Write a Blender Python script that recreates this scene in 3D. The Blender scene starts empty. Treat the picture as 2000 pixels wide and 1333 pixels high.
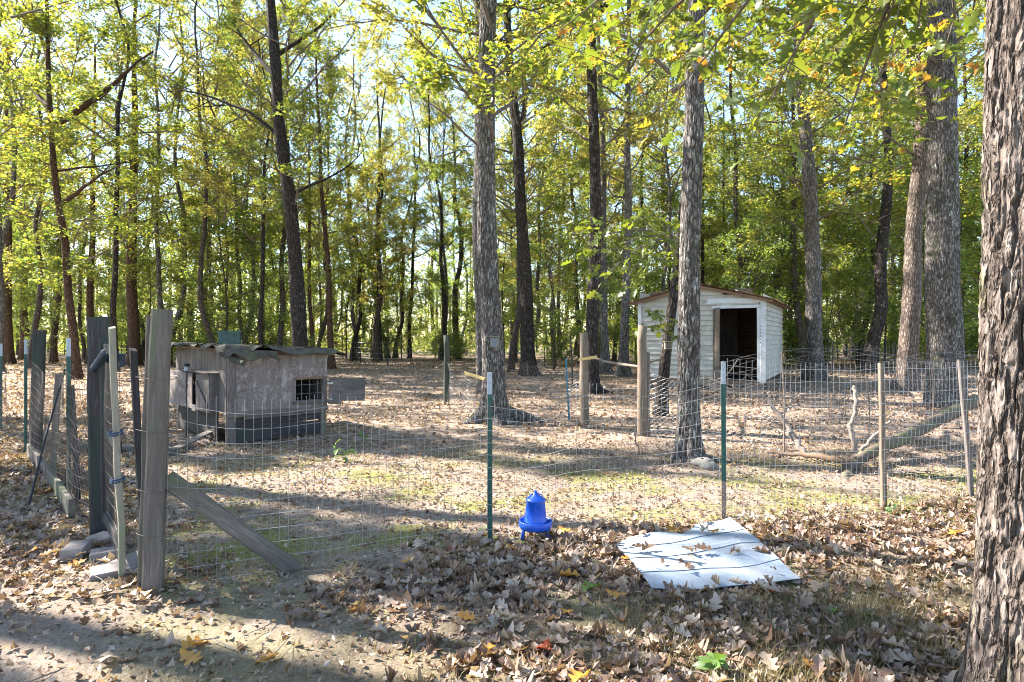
import bpy, math, random
import numpy as np
from mathutils import Matrix, Vector, Euler

# ------------------------------------------------------------------ camera, sky, sun, exposure
CAM_H = 1.5
F_PX = 1200.0            # focal length in pixels of a 2000 px wide frame
HORIZON = 660.0
scn = bpy.context.scene
cam_d = bpy.data.cameras.new('camera')
cam_d.sensor_width = 36.0
cam_d.lens = 36.0 * F_PX / 2000.0
cam_d.shift_y = (HORIZON - 666.5) / 2000.0
cam_d.clip_start = 0.05
cam_d.clip_end = 1500
cam = bpy.data.objects.new('camera', cam_d)
scn.collection.objects.link(cam)
cam.location = (0, 0, CAM_H)
cam.rotation_euler = (math.radians(90), 0, 0)
scn.camera = cam

SUN_EL = math.radians(38)
SUN_TOWARDS = Vector((-0.925, 0.38, 0)).normalized()      # horizontal direction in which the sun stands
world = bpy.data.worlds.new('World')
scn.world = world
world.use_nodes = True
wn = world.node_tree.nodes
sky = wn.new('ShaderNodeTexSky')
sky.sky_type = 'NISHITA'
sky.sun_disc = False
sky.sun_elevation = SUN_EL
sky.sun_rotation = math.atan2(SUN_TOWARDS.x, SUN_TOWARDS.y)
sky.air_density = 1.0
sky.dust_density = 0.3
sky.ozone_density = 1.6
world.node_tree.links.new(sky.outputs[0], wn['Background'].inputs[0])
wn['Background'].inputs[1].default_value = 0.095

sun_d = bpy.data.lights.new('sun', 'SUN')
sun_d.energy = 5.0
sun_d.angle = math.radians(0.55)
sun_d.color = (1.0, 0.93, 0.835)
sun = bpy.data.objects.new('sun', sun_d)
scn.collection.objects.link(sun)
sdir = Vector((SUN_TOWARDS.x * math.cos(SUN_EL), SUN_TOWARDS.y * math.cos(SUN_EL), math.sin(SUN_EL)))
sun.rotation_euler = sdir.to_track_quat('Z', 'Y').to_euler()
sun.location = (-30, 12, 30)

scn.view_settings.view_transform = 'Standard'
scn.view_settings.look = 'None'
scn.view_settings.gamma = 1.0
scn.view_settings.use_curve_mapping = False
scn.view_settings.exposure = 2.42
scn.cycles.max_bounces = 9
scn.cycles.diffuse_bounces = 7
scn.cycles.transmission_bounces = 5
scn.cycles.glossy_bounces = 2
scn.cycles.use_denoising = True
scn.cycles.sample_clamp_indirect = 6.0
scn.cycles.filter_width = 1.05

# ------------------------------------------------------------------ helpers
rng = np.random.default_rng(11)
random.seed(5)
COL = scn.collection.objects
pi = math.pi


def H3(ix, iy, iz, seed):
    h = (ix.astype(np.int64) * 374761393 + iy.astype(np.int64) * 668265263 + iz.astype(np.int64) * 2147483647 + seed * 974711) & 0xFFFFFFFF
    h = ((h ^ (h >> 13)) * 1274126177) & 0xFFFFFFFF
    h = ((h ^ (h >> 16)) * 2246822519) & 0xFFFFFFFF
    return ((h ^ (h >> 15)) & 0xFFFFFF) / float(0xFFFFFF)


def vnoise(x, y, z=0.0, seed=0):
    x = np.asarray(x, float); y = np.asarray(y, float); z = np.zeros_like(x) + z
    fx, fy, fz = np.floor(x), np.floor(y), np.floor(z)
    u, v, w = x - fx, y - fy, z - fz
    u = u * u * (3 - 2 * u); v = v * v * (3 - 2 * v); w = w * w * (3 - 2 * w)
    r = 0
    for a in (0, 1):
        for b in (0, 1):
            for c in (0, 1):
                r = r + H3(fx + a, fy + b, fz + c, seed) * (u if a else 1 - u) * (v if b else 1 - v) * (w if c else 1 - w)
    return r * 2 - 1


def fbm(x, y, z=0.0, seed=0, octv=3):
    s, a, f = 0, 1.0, 1.0
    for i in range(octv):
        s = s + a * vnoise(np.asarray(x) * f, np.asarray(y) * f, np.asarray(z) * f, seed + i * 7)
        a *= 0.5; f *= 2.03
    return s


def gz(x, y):
    x = np.asarray(x, float); y = np.asarray(y, float)
    return 0.035 * vnoise(x * 0.45, y * 0.45, 0, 3) + 0.014 * vnoise(x * 1.7, y * 1.7, 0, 4)


def gzf(x, y):
    return float(gz(np.array([x]), np.array([y]))[0])


def G(px, py):
    """ground point seen at a place of the photograph"""
    d = CAM_H * F_PX / (py - HORIZON)
    return ((px - 1000) * d / F_PX, d)


def P(px, py, d):
    return ((px - 1000) * d / F_PX, d, CAM_H - (py - HORIZON) * d / F_PX)


def mesh_from(name, verts, faces, mats=(), smooth=False, midx=None):
    """faces: one array (n,k) or a list of such arrays"""
    if isinstance(faces, np.ndarray):
        faces = [faces]
    me = bpy.data.meshes.new(name)
    verts = np.asarray(verts, np.float32)
    me.vertices.add(len(verts))
    me.vertices.foreach_set('co', verts.ravel())
    loops = np.concatenate([f.ravel() for f in faces]).astype(np.int32)
    tot = np.concatenate([np.full(len(f), f.shape[1], np.int32) for f in faces])
    start = np.concatenate([[0], np.cumsum(tot)[:-1]]).astype(np.int32)
    me.loops.add(len(loops))
    me.loops.foreach_set('vertex_index', loops)
    me.polygons.add(len(tot))
    me.polygons.foreach_set('loop_start', start)
    me.polygons.foreach_set('loop_total', tot)
    for m in mats:
        me.materials.append(m)
    if midx is not None:
        me.polygons.foreach_set('material_index', np.asarray(midx, np.int32))
    me.polygons.foreach_set('use_smooth', np.full(len(tot), bool(smooth)))
    me.update(calc_edges=True)
    me.validate()
    return me


def wm(o):
    m = o.matrix_basis.copy()
    return wm(o.parent) @ m if o.parent else m


def link(name, data, parent=None, M=None, local=False):
    o = bpy.data.objects.new(name, data)
    COL.link(o)
    if parent is not None:
        o.parent = parent
    if M is not None:
        if parent is not None and not local:
            M = wm(parent).inverted() @ M
        o.matrix_basis = M
    return o


def thing(name, label, cat, loc=(0, 0, 0), rz=0.0, group=None):
    o = bpy.data.objects.new(name, None)
    COL.link(o)
    o.empty_display_size = 0.1
    o.matrix_basis = Matrix.Translation(loc) @ Matrix.Rotation(rz, 4, 'Z')
    return tag(o, label, cat, group)


def tag(o, label=None, cat=None, group=None, kind=None):
    if label: o['label'] = label
    if cat: o['category'] = cat
    if group: o['group'] = group
    if kind: o['kind'] = kind
    return o


def tube_arrays(pts, rad, sides=6, cap=True):
    pts = np.asarray(pts, float); n = len(pts)
    rad = np.broadcast_to(np.asarray(rad, float), (n,))
    t = np.gradient(pts, axis=0)
    t /= np.linalg.norm(t, axis=1)[:, None] + 1e-12
    ref = np.array([0.0, 0, 1]) if abs(t[0][2]) < 0.9 else np.array([0, 1.0, 0])
    V = []
    for i in range(n):
        a = np.cross(t[i], ref); la = np.linalg.norm(a)
        if la < 1e-5:
            a = np.array([1.0, 0, 0])
        else:
            a /= la
        b = np.cross(t[i], a)
        ref = np.cross(a, t[i])
        ang = np.arange(sides) * 2 * pi / sides
        V.append(pts[i] + rad[i] * (np.cos(ang)[:, None] * a + np.sin(ang)[:, None] * b))
    V = np.concatenate(V)
    j = np.arange(sides); j2 = (j + 1) % sides
    F = []
    for i in range(n - 1):
        F.append(np.stack([i * sides + j, i * sides + j2, (i + 1) * sides + j2, (i + 1) * sides + j], 1))
    F = np.concatenate(F)
    if cap:
        V = np.concatenate([V, pts[:1], pts[-1:]])
        c0, c1 = n * sides, n * sides + 1
        F2 = np.concatenate([np.stack([j2, j, np.full(sides, c0), np.full(sides, c0)], 1),
                             np.stack([(n - 1) * sides + j, (n - 1) * sides + j2, np.full(sides, c1), np.full(sides, c1)], 1)])
        # as tris
        return V, F, F2[:, :3]
    return V, F, None


class MB:
    """collects geometry for one mesh"""
    def __init__(self):
        self.v, self.q, self.t, self.n = [], [], [], 0
        self.qm, self.tm = [], []

    def add(self, V, Q=None, T=None, m=0):
        if Q is not None and len(Q):
            self.q.append(np.asarray(Q) + self.n); self.qm.append(np.full(len(Q), m))
        if T is not None and len(T):
            self.t.append(np.asarray(T) + self.n); self.tm.append(np.full(len(T), m))
        self.v.append(np.asarray(V, float)); self.n += len(V)

    def tube(self, pts, rad, sides=6, cap=True, m=0):
        V, F, T = tube_arrays(pts, rad, sides, cap)
        self.add(V, F, T, m)

    def box(self, c, s, M=None, m=0):
        x, y, z = s[0] / 2, s[1] / 2, s[2] / 2
        V = np.array([[-x, -y, -z], [x, -y, -z], [x, y, -z], [-x, y, -z], [-x, -y, z], [x, -y, z], [x, y, z], [-x, y, z]])
        if M is not None:
            V = V @ np.array(M.to_3x3()).T
        V = V + np.asarray(c)
        Q = np.array([[3, 2, 1, 0], [4, 5, 6, 7], [0, 1, 5, 4], [1, 2, 6, 5], [2, 3, 7, 6], [3, 0, 4, 7]])
        self.add(V, Q, None, m)

    def lathe(self, prof, n=24, m=0, a0=0, a1=2 * pi):
        prof = np.asarray(prof, float)
        ang = a0 + (a1 - a0) * np.arange(n) / n
        V = np.concatenate([np.stack([r * np.cos(ang), r * np.sin(ang), np.full(n, z)], 1) for r, z in prof])
        j = np.arange(n); j2 = (j + 1) % n
        Q = np.concatenate([np.stack([i * n + j, i * n + j2, (i + 1) * n + j2, (i + 1) * n + j], 1) for i in range(len(prof) - 1)])
        self.add(V, Q, None, m)

    def mesh(self, name, mats, smooth=False):
        F, mi = [], []
        if self.q:
            F.append(np.concatenate(self.q)); mi.append(np.concatenate(self.qm))
        if self.t:
            F.append(np.concatenate(self.t)); mi.append(np.concatenate(self.tm))
        mats = mats if isinstance(mats, (list, tuple)) else [mats]
        return mesh_from(name, np.concatenate(self.v), F, mats, smooth, np.concatenate(mi))

    def build(self, name, mats, parent=None, M=None, smooth=False, local=False):
        return link(name, self.mesh(name, mats, smooth), parent, M, local)


def frame_along(p0, p1, up=(0, 0, 1)):
    p0, p1 = Vector(p0), Vector(p1)
    x = (p1 - p0).normalized()
    u = Vector(up)
    if abs(x.dot(u)) > 0.98 * u.length:
        u = Vector((0, -1, 0)) if abs(x.y) < 0.9 else Vector((1, 0, 0))
    y = u.cross(x).normalized()
    z = x.cross(y)
    M = Matrix((x, y, z)).transposed().to_4x4()
    M.translation = p0
    return M


def board(name, p0, p1, w, t, mat, parent=None, up=(0, 0, 1), seg=3, jit=0.0025, local=False, skew=0.006, cham=None):
    """sawn timber from p0 to p1: long axis local X, width local Y, thickness local Z; edges eased, ends a bit out of square"""
    L = (Vector(p1) - Vector(p0)).length
    c = min(w, t) * 0.12 if cham is None else cham
    a, b = w / 2, t / 2
    ring = np.array([[-a + c, -b], [a - c, -b], [a, -b + c], [a, b - c], [a - c, b], [-a + c, b], [-a, b - c], [-a, -b + c]])
    V = []
    for i in range(seg + 1):
        x = L * i / seg
        off = rng.normal(0, jit, 2)
        r = ring * (1 + rng.normal(0, 0.012)) + off
        xx = np.full(8, x)
        if i in (0, seg):
            k = rng.normal(0, skew, 2)
            xx = xx + ring[:, 0] / a * k[0] + ring[:, 1] / b * k[1] * 0.3
        V.append(np.stack([xx, r[:, 0], r[:, 1]], 1))
    V = np.concatenate(V)
    j = np.arange(8); j2 = (j + 1) % 8
    Q = np.concatenate([np.stack([i * 8 + j, i * 8 + j2, (i + 1) * 8 + j2, (i + 1) * 8 + j], 1)[:, ::-1] for i in range(seg)])
    caps = np.array([[0, 1, 2, 3, 4, 5, 6, 7], list(range(seg * 8 + 7, seg * 8 - 1, -1))])
    me = mesh_from(name, V, [Q, caps], [mat])
    return link(name, me, parent, frame_along(p0, p1, up), local)


# ------------------------------------------------------------------ materials
class NT:
    def __init__(self, name):
        self.mat = bpy.data.materials.new(name)
        self.mat.use_nodes = True
        self.nt = self.mat.node_tree
        self.nt.nodes.clear()
        self.out = self.n('OutputMaterial')

    def n(self, kind, **kw):
        nd = self.nt.nodes.new('ShaderNode' + kind)
        for k, v in kw.items():
            setattr(nd, k, v)
        return nd

    def l(self, a, b):
        self.nt.links.new(a, b)

    def val(self, sock, v):
        if hasattr(v, 'is_linked') or isinstance(v, bpy.types.NodeSocket):
            self.l(v, sock)
        else:
            sock.default_value = v

    def coords(self, scale=(1, 1, 1), kind='Object', rnd=False):
        tc = self.n('TexCoord')
        src = tc.outputs[kind]
        if kind == 'World':
            pass
        mp = self.n('Mapping')
        mp.inputs['Scale'].default_value = scale
        self.l(src, mp.inputs['Vector'])
        if rnd:
            oi = self.n('ObjectInfo')
            m = self.n('VectorMath', operation='SCALE')
            cmb = self.n('CombineXYZ')
            self.l(oi.outputs['Random'], cmb.inputs[0]); self.l(oi.outputs['Random'], cmb.inputs[1]); self.l(oi.outputs['Random'], cmb.inputs[2])
            self.l(cmb.outputs[0], m.inputs[0]); m.inputs['Scale'].default_value = 37.0
            self.l(m.outputs[0], mp.inputs['Location'])
        return mp.outputs[0]

    def pos(self, scale=(1, 1, 1)):
        g = self.n('NewGeometry')
        mp = self.n('Mapping'); mp.inputs['Scale'].default_value = scale
        self.l(g.outputs['Position'], mp.inputs['Vector'])
        return mp.outputs[0]

    def noise(self, vec, scale=1, detail=4, rough=0.55, dist=0.0):
        nd = self.n('TexNoise')
        self.l(vec, nd.inputs['Vector'])
        nd.inputs['Scale'].default_value = scale; nd.inputs['Detail'].default_value = detail
        nd.inputs['Roughness'].default_value = rough; nd.inputs['Distortion'].default_value = dist
        return nd.outputs[0]

    def ramp(self, fac, stops, interp='LINEAR'):
        nd = self.n('ValToRGB')
        nd.color_ramp.interpolation = interp
        e = nd.color_ramp.elements
        while len(e) < len(stops):
            e.new(0.5)
        for i, (p, c) in enumerate(stops):
            e[i].position = p
            e[i].color = (*c, 1) if len(c) == 3 else c
        self.l(fac, nd.inputs[0])
        return nd.outputs[0]

    def mix(self, fac, a, b, mode='MIX'):
        nd = self.n('MixRGB', blend_type=mode)
        self.val(nd.inputs[0], fac)
        for s, v in ((nd.inputs[1], a), (nd.inputs[2], b)):
            if isinstance(v, tuple):
                s.default_value = (*v, 1) if len(v) == 3 else v
            else:
                self.l(v, s)
        return nd.outputs[0]

    def math(self, op, a, b=0.0, clamp=False):
        nd = self.n('Math', operation=op, use_clamp=clamp)
        self.val(nd.inputs[0], a); self.val(nd.inputs[1], b)
        return nd.outputs[0]

    def bump(self, h, strength=0.5, dist=0.01):
        nd = self.n('Bump')
        nd.inputs['Strength'].default_value = strength
        nd.inputs['Distance'].default_value = dist
        self.l(h, nd.inputs['Height'])
        return nd.outputs[0]

    def bsdf(self, col, rough=0.85, normal=None, metal=0.0, spec=0.3):
        nd = self.n('BsdfPrincipled')
        self.val(nd.inputs['Base Color'], (*col, 1) if isinstance(col, tuple) else col)
        self.val(nd.inputs['Roughness'], rough)
        nd.inputs['Metallic'].default_value = metal
        nd.inputs['Specular IOR Level'].default_value = spec
        if normal is not None:
            self.l(normal, nd.inputs['Normal'])
        self.l(nd.outputs[0], self.out.inputs[0])
        return self.mat


def mat_bark(name, dark, mid, light, lichen=(0.42, 0.44, 0.40), lichen_lo=0.60, moss=None, bump=0.9, sc=1.0, rnd=True):
    m = NT(name)
    v = m.coords((26 * sc, 26 * sc, 5.5 * sc), rnd=rnd)
    n1 = m.noise(v, 1.0, 5, 0.6, 0.4)
    v2 = m.coords((2.2, 2.2, 1.1), rnd=rnd)
    n2 = m.noise(v2, 1.0, 4, 0.6)
    col = m.ramp(n1, [(0.30, dark), (0.50, mid), (0.68, light)])
    col = m.mix(m.ramp(n2, [(0.35, (0, 0, 0)), (0.7, (0.5, 0.5, 0.5))]), col, mid)
    v3 = m.coords((9.5, 9.5, 6.0), rnd=rnd)
    n3 = m.noise(v3, 1.0, 7, 0.68, 0.3)
    lm = m.ramp(n3, [(lichen_lo, (0, 0, 0)), (lichen_lo + 0.05, (0.85, 0.85, 0.85))])
    col = m.mix(lm, col, lichen)
    if moss:
        v4 = m.coords((3.1, 3.1, 1.4), rnd=rnd)
        mm = m.ramp(m.noise(v4, 1.0, 5, 0.7), [(0.56, (0, 0, 0)), (0.66, (0.8, 0.8, 0.8))])
        col = m.mix(mm, col, moss)
    # fissures: the dark inner bark between plates
    vv = m.coords((22 * sc, 22 * sc, 6.0 * sc), rnd=rnd)
    wz = m.n('TexNoise'); wz.inputs['Scale'].default_value = 1.7; wz.inputs['Detail'].default_value = 3; m.l(vv, wz.inputs['Vector'])
    ws = m.n('VectorMath', operation='SCALE'); ws.inputs['Scale'].default_value = 1.1; m.l(wz.outputs[1], ws.inputs[0])
    wa = m.n('VectorMath', operation='ADD'); m.l(vv, wa.inputs[0]); m.l(ws.outputs[0], wa.inputs[1])
    vo = m.n('TexVoronoi', feature='DISTANCE_TO_EDGE'); vo.inputs['Scale'].default_value = 1.0; m.l(wa.outputs[0], vo.inputs['Vector'])
    fis = m.ramp(vo.outputs['Distance'], [(0.0, (0, 0, 0)), (0.22, (1, 1, 1))])
    col = m.mix(m.math('MULTIPLY', m.math('SUBTRACT', 1.0, fis), 0.8), col, tuple(x * 0.55 for x in dark))
    hh = m.math('ADD', m.math('MULTIPLY', fis, 1.1), m.math('MULTIPLY', n1, 0.9))
    nrm = m.bump(hh, bump, 0.022 / sc)
    return m.bsdf(col, 0.92, nrm, spec=0.15)


def mat_leaf(name, stops, trans=0.5, gloss=0.05, sat_var=True):
    m = NT(name)
    g = m.n('NewGeometry')
    oi = m.n('ObjectInfo')
    f = m.math('ADD', m.math('MULTIPLY', g.outputs['Random Per Island'], 0.75), m.math('MULTIPLY', oi.outputs['Random'], 0.25))
    col = m.ramp(f, stops)
    df = m.n('BsdfDiffuse'); m.l(col, df.inputs[0])
    tr = m.n('BsdfTranslucent')
    tcol = m.mix(1.0, col, (1.75, 1.65, 0.75), 'MULTIPLY')
    m.l(tcol, tr.inputs[0])
    mx = m.n('MixShader'); mx.inputs[0].default_value = trans
    m.l(df.outputs[0], mx.inputs[1]); m.l(tr.outputs[0], mx.inputs[2])
    gl = m.n('BsdfGlossy'); gl.inputs['Roughness'].default_value = 0.42
    mx2 = m.n('MixShader'); mx2.inputs[0].default_value = gloss
    m.l(mx.outputs[0], mx2.inputs[1]); m.l(gl.outputs[0], mx2.inputs[2])
    m.l(mx2.outputs[0], m.out.inputs[0])
    return m.mat


def mat_wood(name, a, b, c, green=None, bump=0.35, rough=0.85, fine=60):
    m = NT(name)
    v = m.coords((3.5, fine * 0.8, fine * 0.8), rnd=True)
    n1 = m.noise(v, 1.0, 7, 0.7, 1.2)
    v2 = m.coords((1.5, 6, 6), rnd=True)
    n2 = m.noise(v2, 1.0, 4, 0.6)
    col = m.ramp(n1, [(0.28, a), (0.5, b), (0.72, c)])
    col = m.mix(m.ramp(n2, [(0.38, (0.55, 0.55, 0.55)), (0.62, (0, 0, 0))]), col, a)
    if green:
        gm = m.ramp(m.noise(m.coords((1.1, 5, 5), rnd=True), 1.3, 4, 0.65), [(0.48, (0, 0, 0)), (0.62, (0.75, 0.75, 0.75))])
        col = m.mix(gm, col, green)
    return m.bsdf(col, rough, m.bump(n1, bump, 0.004), spec=0.2)


def mat_plain(name, col, rough=0.5, metal=0.0, var=0.15, sc=8.0, bump=0.0, spec=0.4, dirt=None):
    m = NT(name)
    n1 = m.noise(m.coords((sc, sc, sc), rnd=True), 1.0, 5, 0.6)
    c0 = tuple(x * (1 - var) for x in col); c1 = tuple(min(1, x * (1 + var)) for x in col)
    cc = m.ramp(n1, [(0.3, c0), (0.7, c1)])
    if dirt:
        dm = m.ramp(m.noise(m.coords((sc * 0.5, sc * 0.5, sc * 0.5), rnd=True), 1.0, 6, 0.7), [(0.5, (0, 0, 0)), (0.68, (0.7, 0.7, 0.7))])
        cc = m.mix(dm, cc, dirt)
    return m.bsdf(cc, rough, m.bump(n1, bump, 0.004) if bump else None, metal, spec)


M_BARK_NEAR = mat_bark('bark_furrowed', (0.06, 0.044, 0.036), (0.16, 0.13, 0.113), (0.275, 0.235, 0.21), lichen=(0.30, 0.36, 0.33), lichen_lo=0.645, moss=(0.08, 0.09, 0.028), bump=0.9, sc=1.0)
M_BARK_OAK = mat_bark('bark_grey_oak', (0.065, 0.055, 0.05), (0.185, 0.165, 0.152), (0.34, 0.31, 0.29), lichen=(0.46, 0.48, 0.45), lichen_lo=0.575, moss=(0.075, 0.085, 0.025))
M_BARK_PINK = mat_bark('bark_pinkish_grey', (0.085, 0.062, 0.052), (0.21, 0.165, 0.14), (0.33, 0.275, 0.24), lichen_lo=0.66)
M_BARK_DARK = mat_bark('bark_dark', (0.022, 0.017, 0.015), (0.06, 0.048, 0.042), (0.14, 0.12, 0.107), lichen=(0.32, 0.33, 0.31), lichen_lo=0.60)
M_BARK_RED = mat_bark('bark_red_brown', (0.06, 0.034, 0.022), (0.13, 0.078, 0.052), (0.22, 0.148, 0.105), lichen_lo=0.70)
M_BARK_FAR = mat_bark('bark_far', (0.045, 0.035, 0.029), (0.115, 0.092, 0.077), (0.215, 0.18, 0.155), lichen_lo=0.63)
M_TWIG = mat_plain('twig_bark', (0.14, 0.115, 0.095), 0.9, var=0.35, sc=20, spec=0.1)

LEAF_STOPS = [(0.0, (0.06, 0.10, 0.025)), (0.28, (0.115, 0.165, 0.038)), (0.50, (0.175, 0.215, 0.05)), (0.70, (0.245, 0.255, 0.06)),
              (0.86, (0.30, 0.27, 0.04)), (0.95, (0.30, 0.19, 0.04)), (1.0, (0.26, 0.11, 0.035))]
M_LEAF = mat_leaf('leaf_canopy', LEAF_STOPS, 0.58)
LEAF2 = [(0.0, (0.08, 0.145, 0.04)), (0.35, (0.15, 0.22, 0.06)), (0.65, (0.215, 0.27, 0.075)), (0.88, (0.29, 0.30, 0.075)), (1.0, (0.35, 0.285, 0.065))]
M_LEAF_UND = mat_leaf('leaf_understory', LEAF2, 0.6)
M_LEAF_PALE = mat_leaf('leaf_pale', [(0.0, (0.13, 0.155, 0.04)), (0.4, (0.225, 0.23, 0.065)), (0.75, (0.31, 0.28, 0.10)), (1.0, (0.34, 0.25, 0.13))], 0.55)
M_LEAF_HANG = mat_leaf('leaf_hanging', [(0.0, (0.05, 0.085, 0.016)), (0.45, (0.085, 0.125, 0.02)), (0.72, (0.14, 0.165, 0.025)), (0.86, (0.24, 0.21, 0.03)), (0.94, (0.30, 0.15, 0.03)), (1.0, (0.24, 0.075, 0.025))], 0.5, 0.06)
M_LITTER = mat_leaf('leaf_litter', [(0.0, (0.085, 0.048, 0.034)), (0.25, (0.175, 0.105, 0.07)), (0.5, (0.25, 0.165, 0.118)), (0.75, (0.35, 0.27, 0.21)), (0.88, (0.40, 0.33, 0.275)), (0.95, (0.36, 0.165, 0.05)), (1.0, (0.28, 0.08, 0.03))], 0.18, 0.05)
M_LIT_TAN = mat_leaf('fallen_leaf_tan', [(0.0, (0.27, 0.195, 0.14)), (1.0, (0.42, 0.34, 0.275))], 0.18, 0.05)
M_LIT_BROWN = mat_leaf('fallen_leaf_brown', [(0.0, (0.10, 0.06, 0.042)), (1.0, (0.21, 0.13, 0.085))], 0.18, 0.06)
M_LIT_ORANGE = mat_leaf('fallen_leaf_orange', [(0.0, (0.42, 0.165, 0.035)), (1.0, (0.50, 0.28, 0.06))], 0.25, 0.06)
M_LIT_GREEN = mat_leaf('fallen_leaf_green', [(0.0, (0.07, 0.14, 0.03)), (1.0, (0.11, 0.19, 0.04))], 0.3, 0.08)
M_LIT_RED = mat_leaf('fallen_leaf_red', [(0.0, (0.26, 0.04, 0.02)), (1.0, (0.36, 0.075, 0.03))], 0.25, 0.06)
M_GRASS = mat_leaf('grass_blades', [(0.0, (0.075, 0.07, 0.03)), (0.4, (0.135, 0.115, 0.05)), (0.75, (0.22, 0.175, 0.095)), (1.0, (0.30, 0.235, 0.15))], 0.3, 0.04)
M_WEED = mat_leaf('weed_leaf', [(0.0, (0.06, 0.13, 0.03)), (1.0, (0.13, 0.22, 0.05))], 0.4, 0.08)

M_POST = mat_wood('weathered_post', (0.075, 0.063, 0.055), (0.14, 0.118, 0.105), (0.23, 0.20, 0.18), green=(0.11, 0.13, 0.075))
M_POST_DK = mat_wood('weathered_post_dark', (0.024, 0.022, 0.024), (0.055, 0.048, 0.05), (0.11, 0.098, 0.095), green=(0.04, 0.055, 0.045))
M_LATH = mat_wood('pale_lath', (0.16, 0.14, 0.105), (0.27, 0.235, 0.185), (0.38, 0.335, 0.275), green=(0.19, 0.22, 0.14))
M_PLY = mat_wood('grey_boards', (0.075, 0.062, 0.057), (0.16, 0.134, 0.124), (0.275, 0.24, 0.225), fine=40, green=(0.10, 0.10, 0.085))
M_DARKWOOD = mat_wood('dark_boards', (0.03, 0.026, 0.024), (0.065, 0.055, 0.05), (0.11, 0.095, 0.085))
M_FRESH = mat_wood('yellow_lath', (0.46, 0.33, 0.12), (0.60, 0.45, 0.19), (0.68, 0.53, 0.26))
M_ROUND = mat_wood('round_post', (0.10, 0.078, 0.058), (0.19, 0.15, 0.115), (0.30, 0.25, 0.20), fine=35)
M_ROUNDG = mat_wood('round_post_green', (0.03, 0.036, 0.028), (0.06, 0.068, 0.052), (0.11, 0.115, 0.095), fine=35)
M_BROWNB = mat_wood('brown_boards', (0.13, 0.08, 0.05), (0.22, 0.145, 0.095), (0.31, 0.22, 0.155))


def mat_plywood():
    m = NT('swirled_plywood')
    v = m.coords((2.2, 5.0, 5.0))
    n0 = m.noise(v, 1.0, 2, 0.5, 1.6)
    w = m.math('FRACT', m.math('MULTIPLY', n0, 13.0))
    fine = m.noise(m.coords((70, 70, 3)), 1.0, 4, 0.6)
    col = m.ramp(w, [(0.0, (0.085, 0.068, 0.062)), (0.18, (0.17, 0.14, 0.13)), (0.8, (0.255, 0.215, 0.20)), (1.0, (0.115, 0.092, 0.085))])
    col = m.mix(0.35, col, m.ramp(fine, [(0.3, (0.10, 0.082, 0.077)), (0.7, (0.28, 0.245, 0.235))]))
    st = m.ramp(m.noise(m.coords((9, 9, 1.2)), 1.0, 4, 0.65), [(0.52, (0, 0, 0)), (0.68, (0.6, 0.6, 0.6))])
    col = m.mix(st, col, (0.13, 0.085, 0.065))
    pe = m.ramp(m.noise(m.coords((6, 6, 4)), 1.0, 7, 0.72, 0.5), [(0.53, (0, 0, 0)), (0.60, (0.7, 0.7, 0.7))])
    col = m.mix(pe, col, (0.37, 0.32, 0.305))
    return m.bsdf(col, 0.9, m.bump(fine, 0.3, 0.004), spec=0.15)


M_PLYW = mat_plywood()
M_WIRE = mat_plain('galvanised_wire', (0.36, 0.36, 0.37), 0.45, 0.6, 0.25, 3.0)
M_WIRE_RUST = mat_plain('rusty_wire', (0.15, 0.12, 0.105), 0.7, 0.3, 0.4, 3.0)
M_TGREEN = mat_plain('post_green_paint', (0.012, 0.075, 0.065), 0.45, 0.0, 0.3, 30, dirt=(0.06, 0.06, 0.05))
M_TBLUE = mat_plain('post_blue_paint', (0.03, 0.16, 0.24), 0.5, 0.0, 0.3, 30, dirt=(0.08, 0.09, 0.09))
M_TWHITE = mat_plain('post_white_tip', (0.36, 0.40, 0.45), 0.5, 0.0, 0.15, 40, dirt=(0.35, 0.36, 0.34))
M_TRUST = mat_plain('post_rusty_foot', (0.20, 0.15, 0.125), 0.8, 0.0, 0.35, 30)
M_BLUE = mat_plain('blue_plastic', (0.003, 0.075, 0.50), 0.40, 0.0, 0.15, 30, spec=0.5, dirt=(0.06, 0.13, 0.42))
M_BLACK = mat_plain('black_rubber', (0.012, 0.014, 0.018), 0.55, 0.0, 0.3, 12)
M_STRAP = mat_plain('dark_blue_strap', (0.015, 0.03, 0.055), 0.6, 0.0, 0.3, 12)
M_SIDING = mat_plain('painted_siding', (0.42, 0.405, 0.36), 0.7, 0.0, 0.16, 2.6, bump=0.15, dirt=(0.22, 0.20, 0.165))
M_TRIM = mat_plain('white_trim', (0.52, 0.55, 0.58), 0.6, 0.0, 0.08, 5, dirt=(0.36, 0.37, 0.36))
M_RUST = mat_plain('rusty_roof', (0.22, 0.125, 0.075), 0.75, 0.2, 0.4, 3, dirt=(0.36, 0.27, 0.19))
M_CONC = mat_plain('concrete', (0.19, 0.175, 0.16), 0.95, 0.0, 0.25, 9, bump=0.4, spec=0.15, dirt=(0.18, 0.16, 0.13))
M_PAVER = mat_plain('paver_stone', (0.25, 0.22, 0.21), 0.95, 0.0, 0.2, 12, bump=0.4, spec=0.15, dirt=(0.22, 0.19, 0.165))
M_PANEL = mat_plain('white_vinyl', (0.31, 0.36, 0.42), 0.45, 0.0, 0.14, 6, dirt=(0.27, 0.255, 0.23))
M_GREENBOX = mat_plain('green_block', (0.06, 0.095, 0.08), 0.85, 0.0, 0.25, 18, bump=0.3)
M_FELT = mat_plain('roofing_felt', (0.07, 0.064, 0.056), 0.95, 0.0, 0.45, 7, bump=0.6, spec=0.1, dirt=(0.115, 0.115, 0.06))
M_STICK = mat_wood('bare_stick', (0.13, 0.10, 0.085), (0.24, 0.20, 0.17), (0.35, 0.305, 0.27), fine=25)
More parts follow.
